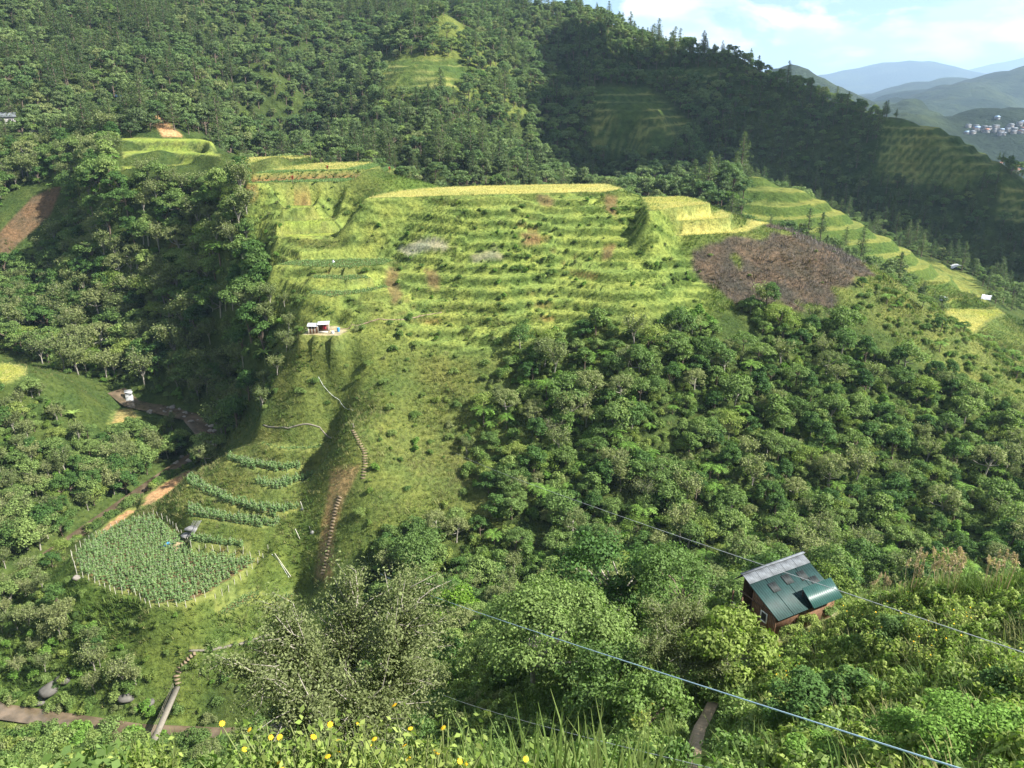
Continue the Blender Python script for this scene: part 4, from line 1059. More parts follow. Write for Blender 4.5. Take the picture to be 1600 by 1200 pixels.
# ------------------------------------------------------------------ unseen cumulus added on the sun's side, shaped to shade the right-hand mountain
def lump_cloud(name, label, pts, rad, seed, zs=0.45):
    rng = rr(seed)
    g = Geo()
    ico = bpy.data.meshes.new('t'); import bmesh as _b
    bm = _b.new(); _b.ops.create_icosphere(bm, subdivisions=2, radius=1); bm.to_mesh(ico); bm.free()
    V0 = np.array([v_.co for v_ in ico.vertices]); F0 = [tuple(p.vertices) for p in ico.polygons]
    bpy.data.meshes.remove(ico)
    for p in pts:
        r = rad * rng.uniform(0.75, 1.3)
        g.add(np.asarray(p) + rng.normal(size=3) * rad * 0.15 + V0 * (1 + 0.18 * rng.normal(size=(len(V0), 1))) * r * np.array([1, 1, zs]), F0)
    me = rawmesh(name, np.concatenate(g.V), g.F, 'cloud_white', smooth=True)
    return tag(link(name, me), label, 'cloud', 'clouds added out of view')
m, t = newmat('cloud_white')
o_ = N(t, 'ShaderNodeOutputMaterial'); b_ = N(t, 'ShaderNodeBsdfDiffuse'); b_.inputs['Color'].default_value = (0.9, 0.9, 0.92, 1); t.links.new(b_.outputs[0], o_.inputs['Surface'])
SHADE = [(850, 75), (900, 66), (960, 95), (1060, 92), (1130, 85), (1200, 115), (1290, 165), (1400, 192), (1470, 200), (1560, 262), (1640, 320), (1640, 430), (1550, 410), (1460, 372), (1340, 318), (1200, 250), (1060, 268), (900, 272), (848, 268), (840, 170)]
cpts = []
for uu in range(840, 1660, 32):
    for vv in range(70, 440, 20):
        if inpoly(np.array(uu), np.array(vv), SHADE):
            g_ = on(uu, vv, 240)
            t_ = (640 - g_[2]) / sun_dir.z
            cpts.append((g_[0] + sun_dir.x * t_, g_[1] + sun_dir.y * t_, 640))
lump_cloud('cloud', 'unseen white cumulus added on the sunny side to shade the mountain', cpts, 17, 5)

# ------------------------------------------------------------------ haze
m, t = newmat('haze_air')
o_ = N(t, 'ShaderNodeOutputMaterial'); vp = N(t, 'ShaderNodeVolumePrincipled')
vp.inputs['Color'].default_value = (0.62, 0.80, 1.0, 1); vp.inputs['Density'].default_value = 7.0e-5; vp.inputs['Anisotropy'].default_value = 0.1
t.links.new(vp.outputs['Volume'], o_.inputs['Volume'])
def boxmesh(name, lo, hi, mat):
    (a, b, c_), (d, e, f) = lo, hi
    V = [(a, b, c_), (d, b, c_), (d, e, c_), (a, e, c_), (a, b, f), (d, b, f), (d, e, f), (a, e, f)]
    return rawmesh(name, V, [(0, 3, 2, 1), (4, 5, 6, 7), (0, 1, 5, 4), (1, 2, 6, 5), (2, 3, 7, 6), (3, 0, 4, 7)], mat)
HZTOP = float(max(FZ.max(), Z1.max(), Z2.max(), Z3.max())) + 25
vp.inputs['Color'].default_value = (0.5, 0.72, 1.0, 1); vp.inputs['Density'].default_value = 0.8e-4
if HAZE: tag(link('haze', boxmesh('haze', (-16000, -60, float(min(FZ.min(), Z3.min(), Z2.min(), Z1.min())) - 1), (26000, 28000, HZTOP), 'haze_air')), 'thin blue haze filling the valley air', kind='stuff')
# ------------------------------------------------------------------ stream, boulders, waterfall
m, t = newmat('stream_water')
o_ = N(t, 'ShaderNodeOutputMaterial'); b_ = N(t, 'ShaderNodeBsdfPrincipled'); n_ = N(t, 'ShaderNodeTexNoise'); n_.inputs['Scale'].default_value = 0.5; n_.inputs['Detail'].default_value = 4
r_ = N(t, 'ShaderNodeValToRGB'); r_.color_ramp.elements[0].position = 0.4; r_.color_ramp.elements[0].color = (0.075, 0.058, 0.036, 1); r_.color_ramp.elements[1].position = 0.72; r_.color_ramp.elements[1].color = (0.16, 0.12, 0.08, 1)
bp = N(t, 'ShaderNodeBump'); bp.inputs['Strength'].default_value = 0.25; bp.inputs['Distance'].default_value = 0.1
tc_ = N(t, 'ShaderNodeTexCoord')
for a_, c_ in ((tc_.outputs['Object'], n_.inputs['Vector']), (n_.outputs['Fac'], r_.inputs['Fac']), (r_.outputs['Color'], b_.inputs['Base Color']), (n_.outputs['Fac'], bp.inputs['Height']), (bp.outputs['Normal'], b_.inputs['Normal']), (b_.outputs['BSDF'], o_.inputs['Surface'])):
    t.links.new(a_, c_)
b_.inputs['Roughness'].default_value = 0.18; b_.inputs['Specular IOR Level'].default_value = 0.5
def densify(pts, st):
    out = []
    for i in range(len(pts) - 1):
        a, b = np.array(pts[i], float), np.array(pts[i + 1], float)
        n = max(1, int(np.linalg.norm(b - a) / st))
        for k in range(n): out.append(a + (b - a) * k / n)
    out.append(np.array(pts[-1], float))
    return np.array(out)
def strip(name, P, w, mat, thick=0.0, dz=0.0):
    V, F = [], []
    for i in range(len(P)):
        d = P[min(i + 1, len(P) - 1)] - P[max(i - 1, 0)]; d = unit(d[:2]); nrm = np.array([-d[1], d[0], 0])
        wi = w[i] if hasattr(w, '__len__') else w
        V += [P[i] + nrm * wi * 0.5 + [0, 0, dz], P[i] - nrm * wi * 0.5 + [0, 0, dz]]
        if thick: V += [P[i] - nrm * wi * 0.5 + [0, 0, dz - thick], P[i] + nrm * wi * 0.5 + [0, 0, dz - thick]]
    k = 4 if thick else 2
    for i in range(len(P) - 1):
        if thick:
            for j in range(4): F.append((i * k + j, i * k + (j + 1) % 4, (i + 1) * k + (j + 1) % 4, (i + 1) * k + j))
        else: F.append((i * 2, i * 2 + 1, i * 2 + 3, i * 2 + 2))
    if thick: F += [(0, 3, 2, 1), tuple(len(V) - 4 + q for q in range(4))]
    return rawmesh(name, V, F, mat, smooth=not thick)
SPd = densify(STREAM, 1.0)
tag(link('stream', strip('stream', SPd, np.where(SPd[:, 1] > 178, 5.2, 3.2), 'stream_water', dz=-0.12)), 'shallow brown stream winding through the gorge', kind='structure')
plain('rock', (0.22, 0.20, 0.175), 0.85, 0.4, 1.5, bump=0.6)
plain('rock_dark', (0.10, 0.095, 0.085), 0.85, 0.4, 1.5, bump=0.6)
import bmesh
def rock_mesh(seed, mat):
    rng = rr(seed); bm = bmesh.new(); bmesh.ops.create_icosphere(bm, subdivisions=2, radius=1)
    ax = unit(rng.normal(size=(13, 3))); off = rng.uniform(0.5, 0.85, 13)
    V = []
    for v_ in bm.verts:
        p = np.array(v_.co)
        for a_, o2 in zip(ax, off):
            q = p @ a_
            if q > o2: p = p - a_ * (q - o2)
        V.append(p * np.array([1, 0.8, 0.62]))
    F = [tuple(q.index for q in f.verts) for f in bm.faces]; bm.free()
    return rawmesh('boulder', V, F, mat)
ROCKS = [rock_mesh(900 + i, 'rock') for i in range(4)] + [rock_mesh(910, 'rock_dark')]
rng = rr(31)
def boulder(x, y, sz, label, var=None, dz=-0.1):
    o = link('boulder', ROCKS[int(rng.integers(0, 4)) if var is None else var], loc=(x, y, float(H(x, y)) + sz * 0.2 + dz)); o.scale = (sz, sz, sz)
    o.rotation_euler = (rng.normal() * 0.2, rng.normal() * 0.2, rng.uniform(0, 6.28))
    return tag(o, label, 'boulder', 'boulders in the stream bed')
for i in range(48):
    k = rng.uniform(14, 46); j = int(k); px, py, pz = SPd[min(j + 2, len(SPd) - 1) if j < len(SPd) else -1]
    x, y = px + rng.uniform(-3.6, 3.6), py + rng.uniform(-2, 2)
    u, v = proj(np.array(x), np.array(y), np.array(pz))
    boulder(x, y, rng.uniform(0.45, 1.15), 'grey boulder in the stream ' + where(float(u), float(v)))
for (u, v, sz, lab, var) in ((82, 1078, 2.2, 'huge dark boulder beside the stream at the lower left', 4), (98, 1062, 1.6, 'dark boulder leaning on the huge one at the lower left', 4), (62, 1098, 1.5, 'small dark rock below the huge boulder at the lower left', 4), (230, 1100, 1.3, 'shaded rock on the bank left of the footbridge', 4), (200, 1092, 1.6, 'shaded rock under trees left of the footbridge', 4), (120, 905, 1.1, 'pale rock heap below the garden corner', 1)):
    g_ = on(u, v); boulder(g_[0], g_[1], sz, lab, var)
plain('foam', (0.3, 0.31, 0.31), 0.6, 0.2, 3)
FALL = densify([(-106.2, 199.8, 24.0), (-105.7, 198.9, 23.7), (-105.4, 198.4, 22.2), (-105.0, 197.8, 21.5), (-104.4, 197.2, 21.35)], 0.3)
FALL = FALL + rr(3).normal(size=FALL.shape) * [0.05, 0.05, 0.08]
tag(link('waterfall', strip('waterfall', FALL, 1.9, 'foam', 0.3)), 'small white waterfall where the stream drops into the gorge', 'waterfall')

# ------------------------------------------------------------------ vegetable plots
def bean_mesh(seed, pole=True):
    rng = rr(seed); g = Geo()
    if pole: g.tube([[0, 0, -0.2], [rng.normal() * 0.03, 0, 1.5]], [0.022, 0.016], 4, 1)
    n = 46
    h = rng.uniform(0.08, 1.2, n); a = rng.uniform(0, 6.28, n); r = 0.30 * (1.15 - h * 0.5) * np.sqrt(rng.uniform(0.1, 1, n))
    C = np.stack([np.cos(a) * r, np.sin(a) * r, h], 1)
    g.cards(C, np.stack([np.cos(a), np.sin(a), 0 * a + 0.9], 1) + rng.normal(size=(n, 3)) * 0.4, 0.24, 0.75, 0, rng)
    return g.mesh('bean_plant', ['crop_leaf', 'pole_wood'])
BEANS = [bean_mesh(950 + i, i < 2) for i in range(4)]
CABB = [make_tuft(960 + i, 11, 0.42, 0.14, 0.16, 'crop_leaf', 1.2) for i in range(3)]
rng = rr(41)
bean, crop = [], []
def rows(poly, ang, rs, ps, jit=0.08, inset=0.5):
    ca, sa = math.cos(ang), math.sin(ang)
    q = np.array([(p[0] * ca + p[1] * sa, -p[0] * sa + p[1] * ca) for p in poly])
    A, B = np.meshgrid(np.arange(q[:, 0].min(), q[:, 0].max(), ps), np.arange(q[:, 1].min(), q[:, 1].max(), rs))
    A = A.ravel() + rng.normal(size=A.size) * jit; B = B.ravel() + rng.normal(size=B.size) * jit
    X, Y = A * ca - B * sa, A * sa + B * ca
    k = inpoly(X, Y, poly) & (segdist(X, Y, poly) > inset)
    return X[k], Y[k]
for fi, (kind, zf, poly, _b) in enumerate(FLATS):
    if kind == 'soil':
        big = zf == ZG
        P0 = np.array(poly[0]); P1 = np.array(poly[len(poly) // 3])
        ang = 0.40 if big else math.atan2(P1[1] - P0[1], P1[0] - P0[0])
        X, Y = rows(poly, ang, 1.25 if big else 0.85, 0.46, 0.1, 0.6 if big else 0.3)
        bean += [(a, b) for a, b in zip(X, Y) if rng.random() < 0.96]
    if kind == 'crop':
        X, Y = rows(poly, 0.25, 0.7, 0.45, 0.06, 0.25)
        crop += list(zip(X, Y))
def slopefield(pix, ang):
    poly = [on(u, v)[:2] for u, v in pix]
    X, Y = rows(poly, ang, 0.75, 0.42, 0.06, 0.2)
    crop.extend(zip(X, Y))
slopefield([(476, 532), (506, 529), (512, 545), (497, 580), (466, 586), (460, 562)], 0.9)
slopefield([(516, 533), (534, 531), (530, 560), (516, 560)], 1.2)
slopefield([(487, 485), (520, 478), (530, 492), (500, 500)], 0.3)
bean = np.array(bean); crop = np.array(crop)
zb = H(bean[:, 0], bean[:, 1]); order = np.argsort(np.hypot(bean[:, 0], bean[:, 1]))
bmin = float((-bean[order[:290], 0] * math.sin(0.4) + bean[order[:290], 1] * math.cos(0.4)).min())
for i in order[:290]:
    o = link('bean_plant', BEANS[int(rng.integers(0, 4))], loc=(float(bean[i, 0]), float(bean[i, 1]), float(zb[i])))
    s_ = rng.uniform(0.8, 1.15); o.scale = (s_ * 1.15, s_ * 1.15, s_); o.rotation_euler = (0, 0, rng.uniform(0, 6.28))
    pu = float(proj(bean[i, 0], bean[i, 1], zb[i])[0])
    tag(o, 'pale green climbing bean on a pole, %s part of the garden front' % ['far left', 'left', 'middle', 'right', 'far right'][int(min(4, max(0, (pu - 120) / 56)))], 'bean plant', 'bean plants in the garden rows')
r_ = order[290:]
sc = rng.uniform(0.8, 1.15, len(r_))
stuff('bean_rows', 'rows of pale green climbing beans on poles', BEANS, np.stack([bean[r_, 0], bean[r_, 1], zb[r_]], 1), np.stack([0 * sc, 0 * sc, rng.uniform(0, 6.28, len(r_))], 1), np.stack([sc * 1.15, sc * 1.15, sc], 1), rng.integers(0, 4, len(r_)))
sc = rng.uniform(0.8, 1.4, len(crop))
stuff('vegetable_rows', 'rows of bluish green vegetables on the narrow terraces', CABB, np.stack([crop[:, 0], crop[:, 1], H(crop[:, 0], crop[:, 1])], 1), np.stack([0 * sc, 0 * sc, rng.uniform(0, 6.28, len(crop))], 1), np.stack([sc, sc, sc], 1), rng.integers(0, 3, len(crop)))
g = Geo(); g.tube([[0, 0, -0.3], [0.02, 0, 1.45]], [0.05, 0.04], 5)
POLE = g.mesh('garden_pole', 'pole_wood')
gp = next(f for f in FLATS if f[1] == ZG)[2]
ring = densify([(*p, 0) for p in gp] + [(*gp[0], 0)], 1.35)
for i, p in enumerate(ring):
    o = link('garden_pole', POLE, loc=(float(p[0]), float(p[1]), float(H(p[0], p[1])))); o.rotation_euler = (rng.normal() * 0.06, rng.normal() * 0.06, 0); o.scale = (1, 1, rng.uniform(0.7, 1.1))
    u, v = proj(p[0], p[1], np.array(ZG))
    tag(o, 'thin pale pole on the %s edge of the pole-bean garden' % ('front' if v > 905 else 'left' if u < 200 else 'back'), 'pole', 'poles round the garden')

# ------------------------------------------------------------------ steps, paths, hoses, bridge
plain('concrete', (0.17, 0.155, 0.125), 0.9, 0.25, 4)
plain('path_earth', (0.2, 0.155, 0.1), 0.95, 0.25, 3)
plain('white_hose', (0.7, 0.72, 0.72), 0.5, 0.1, 3)
STEPM = boxmesh('step', (-0.42, -0.14, -0.35), (0.42, 0.14, 0.0), 'path_earth')
def stairway(pix, label, sp=0.52, scale=1.0):
    P = densify([on(u, v) for u, v in pix], 0.1)
    t = empty('stairway', tuple(P[0])); last = None
    for i in range(len(P)):
        if last is None or np.linalg.norm(P[i] - last) > sp:
            last = P[i]
            d = P[min(i + 4, len(P) - 1)] - P[max(i - 4, 0)]
            z = float(H(P[i][0], P[i][1])) + 0.07
            o = link('step', STEPM, t, (P[i][0] - P[0][0], P[i][1] - P[0][1], z - P[0][2])); o.rotation_euler = (0, 0, math.atan2(d[1], d[0]) - math.pi / 2); o.scale = (scale, scale, 1)
    return tag(t, label, 'stairway')
stairway([(506, 896), (514, 860), (520, 825), (527, 790), (532, 775)], 'earth stairway climbing past the garden terraces', scale=1.25)
stairway([(568, 748), (571, 725), (570, 705), (562, 690), (552, 672)], 'short stairway rising to the path above the terraces', scale=1.1)
stairway([(280, 1068), (277, 1054), (283, 1042), (296, 1028), (306, 1019)], 'stone steps climbing from the footbridge to the path', 0.6, 1.4)
def path(pix, label, w=0.7, mat='path_earth', dz=0.06):
    P = densify([on(u, v) for u, v in pix], 0.6)
    P[:, 2] = H(P[:, 0], P[:, 1])
    tag(link('path', strip('path', P, w, mat, 0.3, dz)), label, kind='structure')
path([(412, 664), (450, 671), (500, 668), (545, 660), (553, 668)], 'narrow pale path across the nose of the spur', 0.35, 'concrete')
path([(296, 1018), (330, 1017), (380, 1006), (412, 995), (440, 985)], 'curving pale footpath below the garden', 0.5, 'concrete')
path([(500, 515), (560, 509), (610, 500), (690, 488)], 'thin path running right from the hillside shack', 0.4)
path([(1085, 1230), (1090, 1180), (1100, 1140), (1120, 1100)], 'stony dirt path down the near slope', 1.0)
def hose(pix, label, r=0.03, mat='white_hose'):
    P = densify([on(u, v) for u, v in pix], 1.2); P[:, 2] = H(P[:, 0], P[:, 1]) + 0.25
    g = Geo(); g.tube(P, [r] * len(P), 5)
    tag(link('water_hose', g.mesh('water_hose', mat)), label, 'hose')
hose([(498, 592), (505, 605), (530, 628), (552, 643)], 'white hose lying on the grass below the hillside shack')
hose([(425, 868), (440, 885), (452, 905)], 'white hose running down from the garden corner')
# footbridge
a = np.array(on(277, 1072)); b = np.array(pZ(240, 1157, a[2] - 0.3))
br = empty('footbridge', tuple((a + b) / 2))
c0 = (a + b) / 2
link('deck', strip('deck', np.array([a, a * 0.5 + b * 0.5, b]) - c0, 0.95, 'concrete', 0.28), br)
for k in (0.05, 0.5, 0.95):
    g = Geo(); p = a + (b - a) * k - c0 + np.array([-0.46, 0.1, 0]); g.tube([p + [0, 0, -0.2], p + [0, 0, 1.0]], [0.045, 0.04], 5); link('post', g.mesh('post', 'concrete'), br)
for h in (0.95, 0.5):
    g = Geo(); d_ = np.array([-0.46, 0.1, h]); g.tube([a + (b - a) * k - c0 + d_ + [0, 0, -0.1 * math.sin(k * math.pi)] for k in np.linspace(0.05, 0.95, 9)], [0.022] * 9, 4); link('handrail', g.mesh('handrail', 'concrete'), br)
tag(br, 'narrow concrete footbridge over the stream at the lower left', 'footbridge')

# ------------------------------------------------------------------ overhead cables
plain('cable_blue', (0.42, 0.58, 0.68), 0.4, 0.05, 1)
plain('cable_grey', (0.45, 0.47, 0.46), 0.5, 0.05, 1)
def cable(p, q, r, sag, mat, label):
    p, q = np.array(p), np.array(q)
    g = Geo(); n = 40
    g.tube([p + (q - p) * k + [0, 0, -4 * sag * k * (1 - k)] for k in np.linspace(0, 1, n)], [r] * n, 6)
    tag(link('cable', g.mesh('cable', mat)), label, 'cable')
cable(on(592, 897), pY(1660, 1252, 7.0), 0.014, 0.55, 'cable_blue', 'thick pale blue cable slanting down across the foreground to the lower right')
cable(pY(712, 708, 132), pY(1660, 1040, 13), 0.011, 0.5, 'cable_grey', 'thin grey cable passing over the green-roofed hut')
cable(pY(690, 1085, 45), pY(1300, 1245, 8.5), 0.008, 0.25, 'cable_grey', 'thin wire low across the bottom of the view')

# ------------------------------------------------------------------ green-roofed hut
def corrugated(name, w, l, mat, amp=0.025, pitch=0.18, thick=0.02):
    n = int(w / pitch * 4)
    xs = np.linspace(0, w, n); zs = amp * np.sin(xs / pitch * 2 * math.pi)
    V = []; F = []
    for x_, z_ in zip(xs, zs): V += [(x_, 0, z_), (x_, l, z_), (x_, 0, z_ - thick), (x_, l, z_ - thick)]
    for i in range(n - 1):
        a = i * 4
        F += [(a, a + 4, a + 5, a + 1), (a + 2, a + 3, a + 7, a + 6), (a, a + 2, a + 6, a + 4), (a + 1, a + 5, a + 7, a + 3)]
    F += [(0, 1, 3, 2), (4 * n - 4, 4 * n - 2, 4 * n - 1, 4 * n - 3)]
    return rawmesh(name, V, F, mat)
plain('roof_tin', (0.13, 0.145, 0.16), 0.85, 0.45, 1.8, 0.1, 0.3)
plain('roof_green', (0.013, 0.040, 0.037), 0.65, 0.35, 1.2, 0, 0.35)
plain('awning_green', (0.022, 0.066, 0.058), 0.4, 0.2, 1.2, 0, 0.4)
plain('plank', (0.15, 0.085, 0.05), 0.85, 0.45, 5)
plain('roof_rust_dark', (0.024, 0.03, 0.03), 0.7, 0.5, 2)
plain('plank_dark', (0.10, 0.06, 0.04), 0.9, 0.4, 5)
plain('white_paint', (0.75, 0.74, 0.7), 0.6, 0.1, 4)
plain('dark_inside', (0.015, 0.015, 0.018), 0.3, 0.1, 2, 0, 0.5)
plain('tin_white', (0.48, 0.5, 0.52), 0.5, 0.25, 2)
plain('red_cloth', (0.45, 0.05, 0.07), 0.9, 0.2, 3)
plain('blue_plastic', (0.05, 0.25, 0.55), 0.4, 0.15, 3)
plain('wall_white', (0.2, 0.195, 0.185), 0.8, 0.2, 1)
plain('chair_white', (0.62, 0.57, 0.50), 0.5, 0.05, 2)
hut = empty('hut', (HO[0], HO[1], HZ0), math.atan2(HE1[1], HE1[0]))
# local axes: x along the ridge, -y towards the camera; ridge at y=0
LN, DP, HR, HEV = 6.8, 3.9, 3.75, 2.3
sl_ = math.atan2(HR - HEV, DP)
def hp(name, lo, hi, mat, parent=hut, rot=None):
    o = link(name, boxmesh(name, lo, hi, mat), parent)
    if rot: o.rotation_euler = rot
    return o
for i in range(5):                         # tin strip along the ridge and green sheets below it
    o = link('roof_sheet', corrugated('roof_sheet', LN / 5 + 0.08, 1.05, 'roof_tin', 0.02, 0.2), hut, (i * LN / 5 - 0.2, -1.02 * math.cos(sl_), HR - 1.02 * math.sin(sl_) + 0.05)); o.rotation_euler = (sl_, 0, 0)
Lg = math.hypot(DP, HR - HEV) + 0.45
for i in range(4):
    o = link('roof_sheet', corrugated('roof_sheet', LN / 4 + 0.06, Lg - 0.95, 'roof_green', 0.018, 0.25), hut, (i * LN / 4 - 0.2, -Lg * math.cos(sl_), HR - Lg * math.sin(sl_) + 0.0 + 0.004 * i)); o.rotation_euler = (sl_, 0, 0)
for i in range(3):
    o = link('roof_sheet', corrugated('roof_sheet', LN / 3 + 0.06, 1.3, 'roof_tin', 0.02, 0.2), hut, (i * LN / 3 - 0.2, 0.02, HR + 0.02)); o.rotation_euler = (-0.85, 0, 0)
for i, (x_, k_) in enumerate(((1.3, 1.5), (3.0, 1.25), (4.6, 1.4), (5.3, 2.2))):
    o = link('rusty_sheet', corrugated('rusty_sheet', 0.8, 0.9, 'roof_rust_dark', 0.018, 0.25), hut, (x_, -(k_ + 0.9) * math.cos(sl_), HR - (k_ + 0.9) * math.sin(sl_) + 0.045)); o.rotation_euler = (sl_, 0, 0)
hp('ridge_cap', (-0.3, -0.12, HR + 0.06), (LN + 0.1, 0.12, HR + 0.12), 'roof_tin')
o = link('raised_awning', corrugated('raised_awning', 3.3, 1.75, 'awning_green', 0.015, 0.22), hut, (3.3, -Lg * math.cos(sl_) - 0.35, 2.35)); o.rotation_euler = (0.62, 0.0, 0)
for x_ in (3.45, 6.4): hp('awning_post', (x_, -3.3, 2.3), (x_ + 0.07, -3.23, 3.2), 'plank_dark')
# walls of upright planks on the gable end and the front
np_ = 22
for i in range(np_):
    y_ = -DP + DP * i / np_; h_ = HR + (HR - HEV) * ((y_ + DP / np_ / 2) / DP) - 0.12
    if 5 <= i <= 8:
        hp('plank', (0.0 + 0.012 * (i % 2), y_, 0.0), (0.06 + 0.012 * (i % 2), y_ + DP / np_ - 0.01, 0.95), 'plank'); hp('plank', (0.012 * (i % 2), y_, 1.85), (0.06 + 0.012 * (i % 2), y_ + DP / np_ - 0.01, h_), 'plank')
    elif i < 15: hp('plank', (0.012 * (i % 2), y_, 0.0), (0.06 + 0.012 * (i % 2), y_ + DP / np_ - 0.01, h_), 'plank')
hp('front_wall', (0.08, -DP, 0), (LN - 0.1, -DP + 0.06, HEV - 0.08), 'plank'); hp('back_wall', (0.08, -0.1, 0), (LN - 0.1, -0.04, HR - 0.25), 'plank_dark'); hp('end_wall', (LN - 0.16, -DP + 0.08, 0), (LN - 0.1, -0.12, HEV - 0.1), 'plank_dark'); hp('inner_wall', (1.2, -DP + 0.08, 0), (1.26, -0.12, HEV - 0.05), 'plank_dark')
w_ = hp('window', (0.02, -DP + DP * 5 / np_ + 0.02, 0.98), (0.035, -DP + DP * 9 / np_ - 0.03, 1.82), 'dark_inside')
ya, yb = -DP + DP * 5 / np_, -DP + DP * 9 / np_ - 0.01
for lo, hi in (((-0.05, ya, 0.95), (0.05, ya + 0.07, 1.85)), ((-0.05, yb - 0.07, 0.95), (0.05, yb, 1.85)), ((-0.05, ya + 0.072, 0.95), (0.05, yb - 0.072, 1.02)), ((-0.05, ya + 0.072, 1.78), (0.05, yb - 0.072, 1.85))): hp('window_frame', lo, hi, 'white_paint', w_)
hp('beam', (-0.08, -DP - 0.1, HEV - 0.2), (-0.01, 0.1, HEV - 0.08), 'plank_dark')
for y_ in (-0.15, -1.2): hp('post', (-1.1, y_, 0), (-1.0, y_ + 0.1, 2.6), 'plank_dark')
hp('porch_floor', (-1.15, -1.35, 0.75), (-0.02, -0.02, 0.85), 'plank')
for z_ in (1.25, 1.6): hp('railing', (-1.14, -1.3, z_), (-1.07, -0.05, z_ + 0.06), 'pole_wood')
hut.scale = (0.93, 0.93, 0.97)
tag(hut, 'wooden hut with green sheet roof and tin ridge strip on the near slope', 'hut')
# plastic chair beside the hut
ch = empty('chair', (*(HO + HE1 * -0.75 + HE2 * 3.3), HZ0), 0.6)
def cp(name, lo, hi): link(name, boxmesh(name, lo, hi, 'chair_white'), ch)
cp('seat', (-0.24, -0.24, 0.4), (0.24, 0.24, 0.45)); cp('backrest', (-0.24, 0.2, 0.47), (0.24, 0.25, 0.88))
for sx in (-1, 1):
    cp('armrest', (sx * 0.26 - 0.03, -0.22, 0.62), (sx * 0.26 + 0.03, 0.2, 0.66))
    for sy in (-1, 1): cp('leg', (sx * 0.21 - 0.025, sy * 0.21 - 0.025, 0), (sx * 0.21 + 0.025, sy * 0.21 + 0.025, 0.398))
tag(ch, 'pale plastic armchair outside the green-roofed hut', 'chair')

# ------------------------------------------------------------------ hillside shack
sx_, sy_, sz_ = on(497, 522)
sh = empty('shack', (sx_, sy_ + 0.6, sz_), 0.12)
o = link('roof_sheet', corrugated('roof_sheet', 2.2, 2.1, 'tin_white', 0.02, 0.2), sh, (-2.3, -0.5, 1.75)); o.rotation_euler = (0.1, 0.05, 0)
o = link('roof_sheet', corrugated('roof_sheet', 2.5, 2.0, 'tin_white', 0.02, 0.2), sh, (-0.15, -0.4, 1.95)); o.rotation_euler = (0.12, -0.03, 0)
for i in range(9): hp('plank', (-2.1 + i * 0.21, -0.25, 0), (-2.1 + i * 0.21 + 0.19, -0.2 + 0.01 * (i % 2), 1.6), 'plank' if i % 3 else 'pole_wood', sh)
for x_ in (-2.15, -0.1, 2.1):
    for y_ in (-0.3, 1.3): hp('post', (x_, y_, -0.3), (x_ + 0.09, y_ + 0.09, 1.75), 'pole_wood', sh)
hp('back_wall', (-2.1, 1.2, 0), (2.1, 1.26, 1.7), 'plank_dark', sh); hp('side_wall', (-2.15, -0.15, 0), (-2.1, 1.2, 1.6), 'plank_dark', sh)
hp('hanging_cloth', (0.9, 0.3, 0.7), (1.6, 0.34, 1.6), 'red_cloth', sh); hp('low_wall', (0.1, -0.25, 0), (2.0, -0.2, 0.5), 'pole_wood', sh)
tag(sh, 'little shack with white tin roof on the hillside nose', 'shack')
def barrel(u, v, mat, label, r=0.3, h=0.85):
    g_ = on(u, v); g = Geo()
    a = np.linspace(0, 1, 6); g.tube([[0, 0, h * k] for k in a], [r * (0.93 + 0.1 * math.sin(math.pi * k)) for k in a], 10); g.tube([[0, 0, h], [0, 0, h + 0.02]], [r * 0.93, 0.01], 10)
    tag(link('barrel', g.mesh('barrel', mat), loc=g_), label, 'barrel')
barrel(529, 518, 'blue_plastic', 'blue plastic barrel right of the hillside shack')
barrel(520, 521, 'tin_white', 'pale tub between the shack and the blue barrel', 0.32, 0.5)
def heap(name, cat, u, v, R, Hh, mat, label, seed):
    g_ = on(u, v); rng = rr(seed); n = 14
    V, F = [], []
    for j in range(5):
        for i in range(n):
            a = 2 * math.pi * i / n; k = 1 - (j / 4) ** 1.5
            V.append((math.cos(a) * R * k * rng.uniform(0.8, 1.2), math.sin(a) * R * 0.7 * k * rng.uniform(0.8, 1.2), Hh * (j / 4) ** 0.7 * rng.uniform(0.8, 1.15) - (0.15 if j == 0 else 0)))
    for j in range(4):
        for i in range(n): F.append((j * n + i, j * n + (i + 1) % n, (j + 1) * n + (i + 1) % n, (j + 1) * n + i))
    F.append(tuple(4 * n + i for i in range(n)))
    tag(link(name, rawmesh(name, V, F, mat), loc=g_), label, cat)
heap('tarpaulin', 'tarpaulin', 263, 853, 1.1, 0.8, 'blue_plastic', 'crumpled blue tarpaulin bundle behind the garden', 1)
plain('straw_heap', (0.26, 0.2, 0.12), 0.95, 0.4, 5); plain('grey_sheet', (0.2, 0.2, 0.2), 0.6, 0.35, 1.4)
heap('straw_pile', 'straw pile', 279, 855, 1.7, 1.0, 'straw_heap', 'brown straw pile right of the blue tarpaulin', 2)
heap('plastic_sheet', 'plastic sheet', 302, 826, 1.5, 0.45, 'grey_sheet', 'grey plastic sheet heaped at the end of the bean terrace', 3)
heap('plastic_sheet', 'plastic sheet', 294, 836, 1.3, 0.4, 'grey_sheet', 'second grey plastic sheet below the first beside the garden', 4)
heap('sack', 'sack', 488, 834, 0.4, 0.5, 'grey_sheet', 'pale sack on the grass left of the earth stairway', 5)
heap('sack', 'sack', 472, 797, 0.35, 0.5, 'grey_sheet', 'pale sack by the pole above the lower sack', 6)
heap('sack', 'sack', 521, 411, 0.4, 0.7, 'tin_white', 'white sack at the edge of the long bean terrace', 7)
